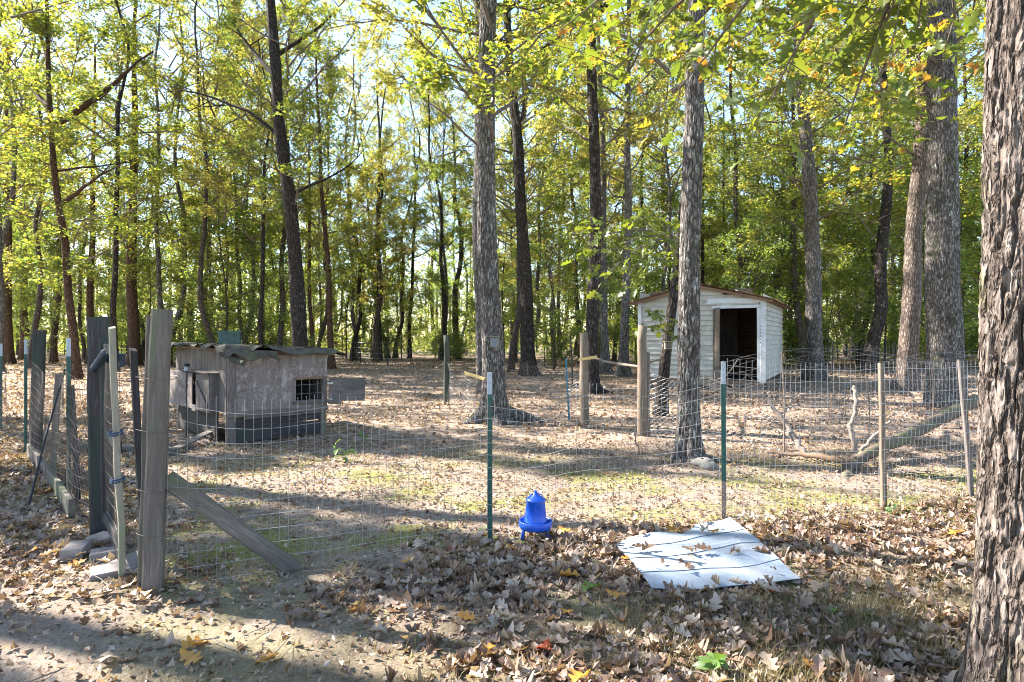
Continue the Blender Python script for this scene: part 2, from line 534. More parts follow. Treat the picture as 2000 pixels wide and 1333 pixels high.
M_STICK_DK = mat_wood('dark_branch', (0.07, 0.055, 0.045), (0.13, 0.105, 0.085), (0.21, 0.175, 0.145), fine=25, green=(0.13, 0.14, 0.06))
M_GLASSY = mat_plain('grey_screen', (0.16, 0.18, 0.22), 0.35, 0.0, 0.2, 9)
M_PIT = mat_plain('straw_dark', (0.10, 0.08, 0.06), 0.95, 0.0, 0.3, 9)


def mat_ground():
    m = NT('forest_floor')
    p1 = m.pos((1, 1, 1))
    big = m.noise(p1, 0.35, 4, 0.55)
    med = m.noise(p1, 2.3, 6, 0.6)
    fine = m.noise(p1, 42, 6, 0.7)
    dirt = m.ramp(med, [(0.30, (0.165, 0.125, 0.10)), (0.52, (0.26, 0.205, 0.165)), (0.72, (0.37, 0.305, 0.25))])
    dirt = m.mix(0.55, dirt, m.ramp(fine, [(0.30, (0.09, 0.065, 0.05)), (0.52, (0.25, 0.20, 0.16)), (0.74, (0.46, 0.385, 0.32))]))
    # moss on the trodden earth
    mn = m.noise(p1, 0.85, 6, 0.66)
    mossm = m.ramp(mn, [(0.47, (0, 0, 0)), (0.58, (0.85, 0.85, 0.85))])
    mossc = m.ramp(fine, [(0.3, (0.115, 0.12, 0.03)), (0.7, (0.25, 0.25, 0.07))])
    sep = m.n('SeparateXYZ'); m.l(m.pos(), sep.inputs[0])
    nearfar = m.n('MapRange'); m.l(sep.outputs[1], nearfar.inputs[0])
    nearfar.inputs[1].default_value = 9.5; nearfar.inputs[2].default_value = 7.0
    nearfar.inputs[3].default_value = 0.0; nearfar.inputs[4].default_value = 1.0
    nf2 = m.n('MapRange'); m.l(sep.outputs[1], nf2.inputs[0])
    nf2.inputs[1].default_value = 3.2; nf2.inputs[2].default_value = 4.4; nf2.inputs[3].default_value = 0.35; nf2.inputs[4].default_value = 1.0
    col = m.mix(m.math('MULTIPLY', m.math('MULTIPLY', mossm, nf2.outputs[0]), nearfar.outputs[0]), dirt, mossc)
    # litter too far off to tell leaf from leaf
    vor = m.n('TexVoronoi'); vor.inputs['Scale'].default_value = 11.0
    wob = m.n('VectorMath', operation='ADD'); m.l(m.pos(), wob.inputs[0])
    nz = m.n('TexNoise'); nz.inputs['Scale'].default_value = 9; m.l(m.pos(), nz.inputs['Vector'])
    sc = m.n('VectorMath', operation='SCALE'); m.l(nz.outputs[1], sc.inputs[0]); sc.inputs['Scale'].default_value = 0.14
    m.l(sc.outputs[0], wob.inputs[1]); m.l(wob.outputs[0], vor.inputs['Vector'])
    s2 = m.n('SeparateXYZ'); m.l(vor.outputs['Color'], s2.inputs[0])
    lit = m.ramp(s2.outputs[0], [(0.0, (0.10, 0.065, 0.045)), (0.35, (0.215, 0.15, 0.105)), (0.7, (0.34, 0.255, 0.19)), (1.0, (0.43, 0.34, 0.27))])
    lr = m.n('MapRange'); m.l(m.math('ADD', sep.outputs[1], m.math('MULTIPLY', big, 6.0)), lr.inputs[0])
    lr.inputs[1].default_value = 9.5; lr.inputs[2].default_value = 13.0
    col = m.mix(m.math('MULTIPLY', lr.outputs[0], 0.85), col, lit)
    # thin turf in front of the fence
    tr = m.n('MapRange'); m.l(m.math('ADD', sep.outputs[1], m.math('MULTIPLY', sep.outputs[0], -0.30)), tr.inputs[0])
    tr.inputs[1].default_value = 3.5; tr.inputs[2].default_value = 2.7
    turf = m.ramp(fine, [(0.3, (0.085, 0.07, 0.035)), (0.7, (0.20, 0.165, 0.085))])
    col = m.mix(m.math('MULTIPLY', tr.outputs[0], m.ramp(med, [(0.35, (0.35, 0.35, 0.35)), (0.6, (0.9, 0.9, 0.9))])), col, turf)
    h = m.math('ADD', m.math('MULTIPLY', fine, 0.6), med)
    return m.bsdf(col, 0.97, m.bump(h, 0.8, 0.04), spec=0.1)


M_GROUND = mat_ground()

# ------------------------------------------------------------------ ground: one sheet out to the horizon
def build_ground():
    ys = np.concatenate([np.linspace(-40, 1.0, 20, endpoint=False), np.arange(1.0, 9, 0.035), np.arange(9, 20, 0.12), np.arange(20, 60, 0.8), np.linspace(60, 700, 40)])
    t = np.linspace(-1, 1, 261)
    V = []
    for y in ys:
        half = max(30.0, abs(y) * 1.35)
        nearw = max(2.2, abs(y) * 1.0)
        x = np.where(np.abs(t) < 0.86, t / 0.86 * nearw, np.sign(t) * (nearw + (np.abs(t) - 0.86) / 0.14 * (half * 1.6 - nearw)))
        z = gz(x, np.full_like(x, y))
        if 0.5 < y < 12:
            z = z + 0.010 * fbm(x * 6, np.full_like(x, y * 6), 0, 21, 3) + 0.004 * vnoise(x * 30, np.full_like(x, y * 30), 0, 23)
        V.append(np.stack([x, np.full_like(x, y), z], 1))
    n, k = len(ys), len(t)
    V = np.concatenate(V)
    i = np.arange(n - 1)[:, None] * k; j = np.arange(k - 1)[None, :]
    Q = np.stack([i + j, i + j + 1, i + k + j + 1, i + k + j], -1).reshape(-1, 4)
    o = link('ground', mesh_from('ground', V, Q, [M_GROUND], True))
    tag(o, 'trodden earth and leaf litter of the clearing', None, None, 'structure')


build_ground()

# ------------------------------------------------------------------ leaves
RHOMB_V = np.array([[0, 0, 0], [0.30, 0.48, 0.09], [0, 1, 0], [-0.30, 0.48, 0.09]], float)
RHOMB_F = np.array([[0, 1, 2], [0, 2, 3]])


def lobed_template(out, n_side, curl=0.25, fold=0.15):
    out = np.asarray(out, float)
    k = len(out)
    mid = np.stack([np.zeros(k), out[:, 1], np.zeros(k)], 1)
    right = np.stack([out[:, 0], out[:, 1] + 0.06 * out[:, 0], fold * out[:, 0] / 0.4], 1)
    left = right * [-1, 1, 1]
    V = np.concatenate([mid, right, left])
    V[:, 2] += curl * (V[:, 1] - 0.45) ** 2
    F = []
    for i in range(k - 1):
        F.append([i, k + i, k + i + 1, i + 1])
        F.append([i, i + 1, 2 * k + i + 1, 2 * k + i])
    return V, np.array(F)


OAK_OUT = [(0.012, 0), (0.015, .10), (.10, .16), (.20, .20), (.22, .25), (.13, .31), (.12, .37), (.27, .45), (.33, .52), (.28, .57), (.15, .60), (.14, .66), (.24, .73), (.26, .79), (.18, .83), (.11, .87), (.08, .95), (.002, 1.0)]
OAK_MID = [(.012, 0), (.16, .18), (.20, .25), (.10, .34), (.28, .46), (.30, .55), (.13, .62), (.23, .74), (.20, .82), (.07, .92), (.002, 1)]
OAK_LOW = [(0.01, 0.0), (0.30, 0.3), (0.18, 0.45), (0.34, 0.7), (0.01, 1.0)]


def frames(nrm, ang):
    """rotation matrices (N,3,3): local Z on nrm, local Y turned by ang about it"""
    n = nrm / np.linalg.norm(nrm, axis=1)[:, None]
    ref = np.where(np.abs(n[:, 2:3]) < 0.95, np.array([[0, 0, 1.0]]), np.array([[1.0, 0, 0]]))
    a = np.cross(ref, n); a /= np.linalg.norm(a, axis=1)[:, None]
    b = np.cross(n, a)
    x = np.cos(ang)[:, None] * a + np.sin(ang)[:, None] * b
    y = -np.sin(ang)[:, None] * a + np.cos(ang)[:, None] * b
    return np.stack([x, y, n], 2)


def leaf_arrays(pos, size, nrm, ang, tv, tf, bend=0.0, r=rng):
    N, k = len(pos), len(tv)
    R = frames(nrm, ang)
    T = np.broadcast_to(tv, (N, k, 3)).copy()
    if bend:
        b1 = r.normal(0, bend, N); b2 = r.normal(0, bend, N); tw = r.normal(0, bend * 0.8, N)
        T[:, :, 2] += b1[:, None] * (T[:, :, 1] - 0.5) ** 2 * 2 + b2[:, None] * T[:, :, 0] ** 2 * 7 + tw[:, None] * T[:, :, 0] * (T[:, :, 1] - 0.5) * 3
    V = np.einsum('nij,nkj->nki', R, T * size[:, None, None]) + pos[:, None, :]
    F = (tf[None] + (np.arange(N) * k)[:, None, None]).reshape(-1, tf.shape[1])
    return V.reshape(-1, 3), F


# ------------------------------------------------------------------ trees
def crown_mesh(name, seed, z0, z1, R, nb, nsub, ntw, nl, leaf, mat, droop=0.5, brad=0.055, spread=0.14):
    r = np.random.default_rng(seed)
    mb = MB()
    tips, dirs = [], []
    for i in range(nb):
        t = (i + r.uniform(-0.3, 0.3)) / nb
        z = z0 + (z1 - z0) * t
        az = i * 2.39996 + r.normal(0, 0.35)
        L = R * (0.45 + 0.6 * math.sin(pi * min(1, max(0, 0.18 + 0.72 * t)))) * r.uniform(0.6, 1.15)
        el = r.uniform(0.1, 0.5) + 0.55 * t
        d = np.array([math.cos(az) * math.cos(el), math.sin(az) * math.cos(el), math.sin(el)])
        p = np.array([0, 0, z]); pts = [p]
        for s in range(5):
            d = d + r.normal(0, 0.16, 3) + np.array([0, 0, 0.06])
            d /= np.linalg.norm(d)
            p = p + d * L / 5
            pts.append(p)
        pts = np.array(pts)
        rad = np.linspace(brad * (1 - 0.6 * t) * (L / R), 0.012, 6)
        mb.tube(pts, rad, 4, False, 1)
        for k in range(nsub):
            s = r.uniform(0.25, 1.0) ** 0.8 * 5
            a = int(min(4, s)); q = pts[a] + (pts[a + 1] - pts[a]) * (s - a)
            dd = (pts[a + 1] - pts[a]); dd /= np.linalg.norm(dd)
            d2 = dd + r.normal(0, 0.75, 3); d2[2] = d2[2] * 0.6 + 0.1
            d2 /= np.linalg.norm(d2)
            l2 = L * r.uniform(0.20, 0.42)
            e = q + d2 * l2 + np.array([0, 0, -0.03 * l2])
            m_ = q + d2 * l2 * 0.5 + r.normal(0, 0.05 * l2, 3)
            mb.tube([q, m_, e], [0.016, 0.010, 0.005], 3, False, 1)
            for w in range(ntw):
                u = r.uniform(0.2, 1.05)
                b = q + (e - q) * u
                d3 = d2 + r.normal(0, 0.9, 3); d3 /= np.linalg.norm(d3)
                l3 = r.uniform(0.15, 0.45)
                uu = r.uniform(0, 1, nl)[:, None]
                tips.append(b + d3 * l3 * uu + r.normal(0, spread, (nl, 3)) * [1, 1, 0.7])
    pos = np.concatenate(tips)
    N = len(pos)
    nrm = r.normal(0, droop, (N, 3)) + [0, 0, 1]
    V, F = leaf_arrays(pos, leaf * r.uniform(0.65, 1.25, N), nrm, r.uniform(0, 2 * pi, N), RHOMB_V, RHOMB_F, 0, r)
    mb.add(V, None, F, 0)
    return mb.mesh(name, [mat, M_TWIG])


CROWN_TALL = [crown_mesh('crown', 100 + i, 5.4 + 0.6 * (i % 3), 19 + i % 2, 3.6 + 0.3 * (i % 3), 34, 6, 4, 16, 0.13, (M_LEAF, M_LEAF, M_LEAF_PALE, M_LEAF, M_LEAF_PALE)[i], spread=0.10) for i in range(5)]
CROWN_MID = [crown_mesh('crown', 200 + i, 3.2, 12.5, 2.9, 26, 6, 4, 15, 0.125, (M_LEAF_UND, M_LEAF, M_LEAF_UND, M_LEAF_PALE)[i], brad=0.03, spread=0.10) for i in range(4)]
CROWN_SAP = [crown_mesh('crown', 300 + i, 0.9, 5.4, 1.75, 18, 6, 4, 11, 0.11, M_LEAF_UND, brad=0.018, spread=0.10) for i in range(4)]
CROWN_DENSE = crown_mesh('crown', 350, 3.0, 12.5, 2.9, 34, 7, 6, 16, 0.15, M_LEAF, brad=0.03)
BUSH = [crown_mesh('foliage', 400 + i, 0.1, 1.2, 1.0, 16, 5, 4, 9, 0.10, M_LEAF_UND, brad=0.012) for i in range(3)]


def trunk_mesh(name, r0, height, lean=(0, 0), na=18, nz=36, seed=0, flare=0.7, flare_h=0.45, lobes=5, bark=0.0, bark_f=(22, 7), mat=None, limbs=(), roots=(), wig=0.12, zmax_dense=None, topr=0.25):
    """tapered trunk with root flare; lean is sideways drift per metre of height"""
    r = np.random.default_rng(seed)
    if zmax_dense:
        zs = np.concatenate([np.linspace(-0.25, zmax_dense, nz), np.linspace(zmax_dense, height, 14)[1:]])
    else:
        zs = -0.25 + (height + 0.25) * (np.linspace(0, 1, nz) ** 1.5)
    th = np.arange(na) * 2 * pi / na
    zz, tt = np.meshgrid(zs, th, indexing='ij')
    zp = np.maximum(zz, 0)
    rad = r0 * (1 - (1 - topr) * zp / height)
    ph = r.uniform(0, 6.28)
    lob = 0.5 + 0.5 * np.cos(lobes * tt + ph + 0.8 * np.sin(tt + ph))
    fl = flare * np.exp(-zp / flare_h)
    rad = rad + r0 * fl * (0.30 + 0.9 * lob ** 1.5)
    rad = rad * (1 + 0.05 * fbm(np.cos(tt) * 1.2, np.sin(tt) * 1.2, zz * 0.7, seed + 5, 2))
    if bark > 0:
        # furrows: narrow and deep between long blocky plates (coordinates closed round the trunk)
        hf, vf = bark_f
        cx, cy = np.cos(tt) * r0 * hf, np.sin(tt) * r0 * hf
        w = 0.55 * fbm(cx * 0.45, cy * 0.45, zz * vf * 0.35, seed + 40, 2)
        n1 = np.abs(vnoise(cx + w, cy + w, zz * vf * 0.38, seed + 11))
        n2 = np.abs(vnoise(cx * 0.8 + 9, cy * 0.8, zz * vf + w, seed + 12))
        f1 = np.clip(n1 / 0.30, 0, 1); f1 = f1 * f1 * (3 - 2 * f1)
        f2 = np.clip(n2 / 0.16, 0, 1); f2 = f2 * f2 * (3 - 2 * f2)
        ridge = f1 * (0.55 + 0.45 * f2)
        rad = rad + bark * (ridge - 0.7) * (0.7 + 0.5 * vnoise(cx * 0.3, cy * 0.3, zz * 1.3, seed + 14)) + bark * 0.22 * vnoise(cx * 2.6, cy * 2.6, zz * vf * 3.0, seed + 13)
    wx = wig * fbm(zs * 0.22, zs * 0 + seed * 1.7, 0, seed + 1, 2); wy = wig * fbm(zs * 0.22, zs * 0 + seed * 2.9 + 50, 0, seed + 2, 2)
    k = np.clip(zs, 0, 3) / 3
    cxs = lean[0] * np.maximum(zs, 0) + (wx - wx[0]) * k; cys = lean[1] * np.maximum(zs, 0) + (wy - wy[0]) * k
    V = np.stack([cxs[:, None] + rad * np.cos(tt), cys[:, None] + rad * np.sin(tt), zz], -1).reshape(-1, 3)
    n = len(zs)
    i = np.arange(n - 1)[:, None] * na; j = np.arange(na)[None, :]; j2 = (j + 1) % na
    Q = np.stack([i + j, i + j2, i + na + j2, i + na + j], -1).reshape(-1, 4)
    mb = MB(); mb.add(V, Q)

    def axis(z):
        return np.array([np.interp(z, zs, cxs), np.interp(z, zs, cys), z])
    for (z, az, el, L, rr, bendz) in limbs:
        d = np.array([math.cos(az) * math.cos(el), math.sin(az) * math.cos(el), math.sin(el)])
        p = axis(z); pts = [p]
        for s in range(7):
            d = d + r.normal(0, 0.09, 3) + np.array([0, 0, bendz]); d /= np.linalg.norm(d)
            p = p + d * L / 7; pts.append(p)
        mb.tube(pts, np.linspace(rr, rr * 0.22, 8), 7, False)
        for k_ in range(3):
            a = r.integers(2, 7); d2 = d + r.normal(0, 0.6, 3); d2 /= np.linalg.norm(d2)
            q = pts[a]
            mb.tube([q, q + d2 * L * 0.16, q + d2 * L * 0.3 + [0, 0, 0.05 * L]], [rr * 0.3, rr * 0.2, rr * 0.07], 5, False)
    for (az, L, rr) in roots:
        d = np.array([math.cos(az), math.sin(az)])
        pts = []
        for s in np.linspace(0, 1, 8):
            side = 0.08 * L * math.sin(s * 4 + az * 3)
            pts.append([d[0] * (r0 * 0.5 + L * s) - d[1] * side, d[1] * (r0 * 0.5 + L * s) + d[0] * side, rr * 1.4 * (1 - s) ** 2 + 0.02 - 0.09 * s])
        mb.tube(pts, np.linspace(rr * 1.35, rr * 0.35, 8), 9, False)
    me = mb.mesh(name, [mat], True)
    return me, axis


TREES = []          # (x, y, radius) of everything with a trunk


def tree(label, px, by, w_px, top_px, mat=M_BARK_FAR, crown=None, height=20, name='oak_tree', group=None, d=None, na=18, nz=36, lean_y=0.0, csc=1.0, seed=None, **kw):
    """px, by: foot of the trunk in the photograph; w_px its width at about head height; top_px where it leaves the frame"""
    if d is None:
        x, y = G(px, by)
    else:
        x, y = (px - 1000) * d / F_PX, d
    seed = seed if seed is not None else len(TREES) + 1
    r0 = 0.5 * w_px * y / F_PX
    ztop = CAM_H + HORIZON * y / F_PX
    lean = ((top_px - px) * y / F_PX / ztop, lean_y)
    T = thing(name, label, 'tree', (x, y, gzf(x, y) - 0.02), 0, group)
    me, axis = trunk_mesh('trunk', r0, height, lean, na, nz, seed, mat=mat, **kw)
    link('trunk', me, T, Matrix(), True)
    if crown is not None:
        c = link('crown', crown, T, None)
        rr = random.Random(seed * 7 + 3)
        sc = csc * rr.uniform(0.88, 1.12)
        sh = Matrix.Identity(4); sh[0][2] = lean[0]; sh[1][2] = lean[1]
        c.matrix_basis = sh @ Matrix.Rotation(rr.uniform(0, 6.28), 4, 'Z') @ Matrix.Diagonal((sc, sc, rr.uniform(0.92, 1.08), 1))
    TREES.append((x, y, r0))
    return T


def RL(n, z0, z1, L, rr, seed, el=(0.3, 0.9)):
    q = random.Random(seed)
    return [(q.uniform(z0, z1), q.uniform(0, 6.28), q.uniform(*el), q.uniform(0.6, 1.2) * L, q.uniform(0.7, 1.2) * rr, q.uniform(-0.02, 0.05)) for _ in range(n)]


CT, CM = CROWN_TALL, CROWN_MID
near_tree = tree('massive furrowed trunk beside the white siding sheet and fence end', 1995, 1400, 148, 2005, M_BARK_NEAR, CT[0], 21, d=2.45, na=260, nz=480, zmax_dense=3.6, bark=0.022, bark_f=(42, 12), flare=0.65, flare_h=0.30, lobes=5, wig=0.03, seed=1, roots=[(pi - 0.1, 0.30, 0.07), (pi + 0.9, 0.4, 0.08)])
tree('lichen-spotted grey trunk rising in front of the white shed', 1343, 900, 43, 1357, M_BARK_OAK, CT[1], 19, na=110, nz=330, zmax_dense=6.5, bark=0.017, bark_f=(42, 12), flare=0.8, flare_h=0.22, lobes=5, wig=0.06, seed=2, roots=[(-0.35, 0.75, 0.06), (3.6, 0.4, 0.05), (-1.6, 0.45, 0.06)])
t9 = tree('tall grey oak with spreading roots and a small box nailed on', 966, 822, 42, 956, M_BARK_OAK, CT[3], 22, na=110, nz=330, zmax_dense=9, bark=0.020, bark_f=(26, 8), flare=0.9, flare_h=0.32, lobes=6, wig=0.08, seed=3,
     roots=[(pi + 0.5, 0.8, 0.13), (-0.12, 1.35, 0.13), (-1.3, 0.75, 0.11), (-0.75, 0.8, 0.09), (pi - 0.25, 0.7, 0.11)])
tree('thickest oak trunk, patched with pale lichen, behind the netting', 1848, 792, 63, 1840, M_BARK_OAK, CT[4], 23, na=110, nz=300, zmax_dense=10, bark=0.024, bark_f=(24, 9), flare=0.28, flare_h=0.5, lobes=5, wig=0.08, seed=4, limbs=RL(4, 9, 14, 4, 0.14, 4))
tree('straight pinkish-barked trunk just beside the thickest oak', 1770, 762, 35, 1806, M_BARK_PINK, CT[2], 21, na=60, nz=160, zmax_dense=12, bark=0.016, bark_f=(20, 9), flare=0.6, seed=5)
tree('dark-footed trunk standing past the shed side wall', 1592, 745, 32, 1552, M_BARK_OAK, CT[0], 22, na=40, nz=90, flare=0.9, seed=6, bark=0.010, limbs=RL(4, 9, 14, 4, 0.10, 6))
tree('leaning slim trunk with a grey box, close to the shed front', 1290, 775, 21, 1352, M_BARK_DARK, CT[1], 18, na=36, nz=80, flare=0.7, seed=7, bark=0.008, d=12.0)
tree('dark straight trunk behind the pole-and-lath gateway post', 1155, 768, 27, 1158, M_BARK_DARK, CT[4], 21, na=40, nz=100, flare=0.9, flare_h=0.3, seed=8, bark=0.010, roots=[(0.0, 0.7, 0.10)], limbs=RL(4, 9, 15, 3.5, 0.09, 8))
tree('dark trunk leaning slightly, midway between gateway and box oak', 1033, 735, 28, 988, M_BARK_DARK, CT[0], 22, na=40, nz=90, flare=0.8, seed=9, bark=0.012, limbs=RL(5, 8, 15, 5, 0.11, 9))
tree('slimmer grey trunk hugging the oak that carries the box', 940, 770, 20, 934, M_BARK_OAK, CT[2], 21, na=36, nz=80, flare=0.4, seed=10, bark=0.008)
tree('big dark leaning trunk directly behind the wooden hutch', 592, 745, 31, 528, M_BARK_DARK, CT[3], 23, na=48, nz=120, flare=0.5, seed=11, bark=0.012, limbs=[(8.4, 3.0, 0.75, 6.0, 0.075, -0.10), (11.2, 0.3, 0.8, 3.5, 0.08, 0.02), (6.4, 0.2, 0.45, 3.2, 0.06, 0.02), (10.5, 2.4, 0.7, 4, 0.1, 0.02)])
tree('reddish slim trunk standing past the end of the hutch roof', 648, 722, 12, 615, M_BARK_RED, CM[1], 16, na=24, nz=50, seed=12, flare=0.8)
tree('second reddish slim trunk close behind the big dark leaning one', 612, 716, 9, 606, M_BARK_RED, CM[2], 15, na=24, nz=50, seed=13)
tree('grey trunk with fluted foot, first along from the shed corner', 1218, 735, 19, 1228, M_BARK_OAK, CT[2], 19, na=30, nz=60, flare=1.1, seed=14, bark=0.008)
tree('grey trunk with spread foot, between gateway post and shed', 1183, 728, 17, 1172, M_BARK_OAK, CM[0], 18, na=30, nz=60, flare=1.2, seed=15, bark=0.008)
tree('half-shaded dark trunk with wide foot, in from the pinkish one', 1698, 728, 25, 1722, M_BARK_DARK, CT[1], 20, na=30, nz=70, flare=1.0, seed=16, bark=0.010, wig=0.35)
tree('pale mottled trunk at the edge of the undergrowth near the shed', 1666, 706, 15, 1690, M_BARK_OAK, CM[3], 17, na=24, nz=50, seed=17, wig=0.3)
tree('slim trunk tight behind the shed side wall', 1570, 722, 14, 1545, M_BARK_FAR, CM[1], 17, na=24, nz=50, seed=18)
tree('pale curving trunk rising from behind the shed roof', 1512, 715, 15, 1530, M_BARK_OAK, CM[0], 17, na=24, nz=50, seed=19, wig=0.5)
tree('thin dark trunk rising from behind the shed ridge', 1416, 708, 10, 1410, M_BARK_DARK, CM[2], 16, na=20, nz=40, seed=20)
# the line of trunks beyond the left fence
tree('crooked dark tree that forks high over the left fence', 150, 742, 16, 105, M_BARK_RED, CM[1], 17, na=30, nz=80, flare=0.7, seed=21, wig=0.25, csc=1.1, limbs=[(6.2, 0.25, 0.55, 2.6, 0.09, 0.02), (9.0, 0.5, 0.75, 4.6, 0.13, 0.04), (9.6, 2.7, 0.6, 4.0, 0.11, 0.03), (7.4, 0.9, 0.35, 3.2, 0.05, 0.01), (11, 2.2, 0.9, 4, 0.09, 0.02)])
tree('sturdy brown trunk behind the gate opening', 262, 715, 22, 266, M_BARK_RED, CT[0], 20, na=30, nz=60, flare=0.6, seed=22)
tree('brown trunk next to the crooked forked tree', 178, 712, 14, 190, M_BARK_RED, CM[0], 18, na=24, nz=50, seed=23)
tree('slim brown trunk behind the corner of the left fence', 104, 710, 12, 112, M_BARK_RED, CM[2], 17, na=24, nz=50, seed=24)
tree('brown trunk out past the corner post, second from the crooked tree', 48, 704, 15, 55, M_BARK_RED, CM[1], 18, na=24, nz=50, seed=25)
tree('brown trunk far out along the outer wire', 18, 712, 15, 10, M_BARK_RED, CM[0], 18, na=24, nz=50, seed=26)
tree('slanting tree forked into two grey stems above the hutch', 368, 698, 14, 455, M_BARK_FAR, CM[3], 17, na=24, nz=50, seed=27, wig=0.3, limbs=[(6.5, 0.3, 0.8, 7.0, 0.11, 0.01), (8.5, 0.9, 1.0, 5, 0.08, 0.0)])
tree('thin trunk beside the slanting forked tree', 352, 700, 8, 360, M_BARK_FAR, CM[2], 15, na=20, nz=40, seed=28)
tree('thin bent trunk beside the sturdy brown one', 280, 706, 9, 300, M_BARK_DARK, CM[1], 15, na=20, nz=40, seed=29, wig=0.5)
# middle distance across the clearing
for lab, px, by, w, tp, mt, cr, wg in [
    ('dark trunk with twin bend at the back edge of the clearing', 690, 706, 10, 672, M_BARK_DARK, CM[0], 0.4),
    ('twin grey-green trunk, broader footed, at the back wire', 733, 708, 12, 735, M_BARK_FAR, CM[1], 0.2),
    ('dark leaning partner of the broad-footed twin trunk', 741, 707, 9, 765, M_BARK_DARK, CM[3], 0.3),
    ('dark trunk behind the thin wire posts, forking to one side', 757, 700, 9, 690, M_BARK_DARK, CM[2], 0.6),
    ('slim trunk behind the broad-footed twin trunks', 772, 700, 9, 790, M_BARK_FAR, CM[1], 0.5),
    ('slender curved trunk right behind the dark round post', 872, 706, 10, 835, M_BARK_DARK, CM[0], 0.4),
    ('taller grey trunk next to the slender curved one', 893, 702, 13, 868, M_BARK_FAR, CT[2], 0.3),
    ('thin pale pole-like tree beyond the blue steel post', 1092, 700, 9, 1096, M_BARK_OAK, CM[3], 0.2),
    ('thin trunk in the wood between dark trunk and gateway', 1000, 700, 8, 985, M_BARK_FAR, CM[1], 0.3),
    ('slim trunk in the wood past the thickest oak', 1742, 696, 9, 1738, M_BARK_FAR, CM[0], 0.2),
    ('slanting reddish trunk between the thickest oak and furrowed trunk', 1880, 702, 12, 1935, M_BARK_RED, CM[2], 0.3),
]:
    tree(lab, px, by, w, tp, mt, cr, 17, na=20, nz=44, wig=wg, seed=60 + px % 97, flare=0.7)

# woodland behind: trunks one can still tell apart, each its own tree
SHARED = [trunk_mesh('trunk', 0.13, 17, (0.0, 0), 12, 26, 500 + i, mat=(M_BARK_FAR, M_BARK_OAK, M_BARK_DARK, M_BARK_OAK, M_BARK_FAR)[i], wig=0.5, flare=0.6)[0] for i in range(5)]
SHARED_SAP = [trunk_mesh('trunk', 0.035, 6.0, (0.0, 0), 8, 16, 520 + i, mat=M_BARK_FAR, wig=0.4, flare=0.3)[0] for i in range(3)]
rb = random.Random(77)
BK5 = ('brown-barked', 'grey-barked', 'dark-barked', 'grey-barked', 'brown-barked')
LF5 = ('yellow-green', 'green and gold', 'pale straw-coloured', 'yellow-green', 'thin pale')


def free(x, y, gap):
    return all((x - a) ** 2 + (y - b) ** 2 > gap * gap for a, b, _ in TREES)


def copy_tree(name, label, trunk, crown, x, y, sc, group, cat='tree', zsc=1.0):
    T = thing(name, label, cat, (x, y, gzf(x, y) - 0.03), rb.uniform(0, 6.28), group)
    t = link('trunk', trunk, T); t.matrix_basis = Matrix.Diagonal((sc, sc, sc * zsc, 1))
    c = link('crown', crown, T); c.matrix_basis = Matrix.Rotation(rb.uniform(0, 6.28), 4, 'Z') @ Matrix.Diagonal((sc, sc, sc * zsc, 1))
    TREES.append((x, y, 0.13 * sc))


k = 0
for tries in range(4000):
    if k >= 70:
        break
    d = 29 + 38 * rb.random() ** 1.1
    px = rb.uniform(-120, 2120)
    if 640 < px < 960 and d < 43: continue
    if px < 330 and rb.random() < 0.35: continue
    x = (px - 1000) * d / F_PX
    if not free(x, d, 2.4): continue
    far = d > 48
    ci = rb.randrange(9) if d > 38 else rb.randrange(4)
    tone = ('brown-barked', 'grey-barked', 'dark-barked', 'grey-barked', 'brown-barked')[k % 5]
    leafy = ('fresh green', 'yellow-green', 'fresh green', 'pale straw-coloured', 'yellow-green', 'yellow-green', 'pale straw-coloured', 'yellow-green', 'yellow-green')[ci]
    place = 'deep in the far wood' if far else 'in the undergrowth behind the clearing'
    copy_tree('woodland_tree', 'slim %s woodland tree with %s leaves %s' % (tone, leafy, place),
              SHARED[k % 5], (CM + CT)[ci], x, d, rb.uniform(0.85, 1.35), 'far trees deep in the wood' if far else 'woodland trees behind the clearing')
    k += 1
for i, (px, d) in enumerate([(225, 27), (330, 33), (420, 29), (480, 37), (700, 40), (800, 44), (860, 41), (60, 30), (545, 31)]):
    x = (px - 1000) * d / F_PX
    copy_tree('canopy_tree', 'tall %s tree with %s crown at the rim of the clearing' % (BK5[(i + 2) % 5], LF5[i % 5]), SHARED[(i + 2) % 5], CT[i % 5], x, d, rb.uniform(0.95, 1.2), 'tall trees at the rim of the clearing')
k = 0
for tries in range(4000):
    if k >= 18:
        break
    d = 25 + 15 * rb.random()
    px = rb.uniform(-80, 2080)
    if 630 < px < 960 and d < 37: continue
    if px > 1080 and d < 27: continue
    if px < 330 and rb.random() < 0.3: continue
    x = (px - 1000) * d / F_PX
    if not free(x, d, 2.6): continue
    copy_tree('canopy_tree', 'tall %s tree with %s crown at the rim of the clearing' % (BK5[k % 5], LF5[k % 5]), SHARED[k % 5], CT[k % 5], x, d, rb.uniform(0.85, 1.1), 'tall trees at the rim of the clearing')
    k += 1
k = 0
for tries in range(4000):
    if k >= 105:
        break
    d = 27 + 30 * rb.random()
    px = rb.uniform(-60, 2060)
    if 640 < px < 960 and d < 41: continue
    if px < 330 and d < 33: continue
    x = (px - 1000) * d / F_PX
    if not free(x, d, 1.2): continue
    copy_tree('understory_sapling', 'small leafy sapling in the green understory behind the clearing', SHARED_SAP[k % 3], CROWN_SAP[k % 4], x, d, rb.uniform(0.8, 1.9), 'saplings in the understory')
    k += 1

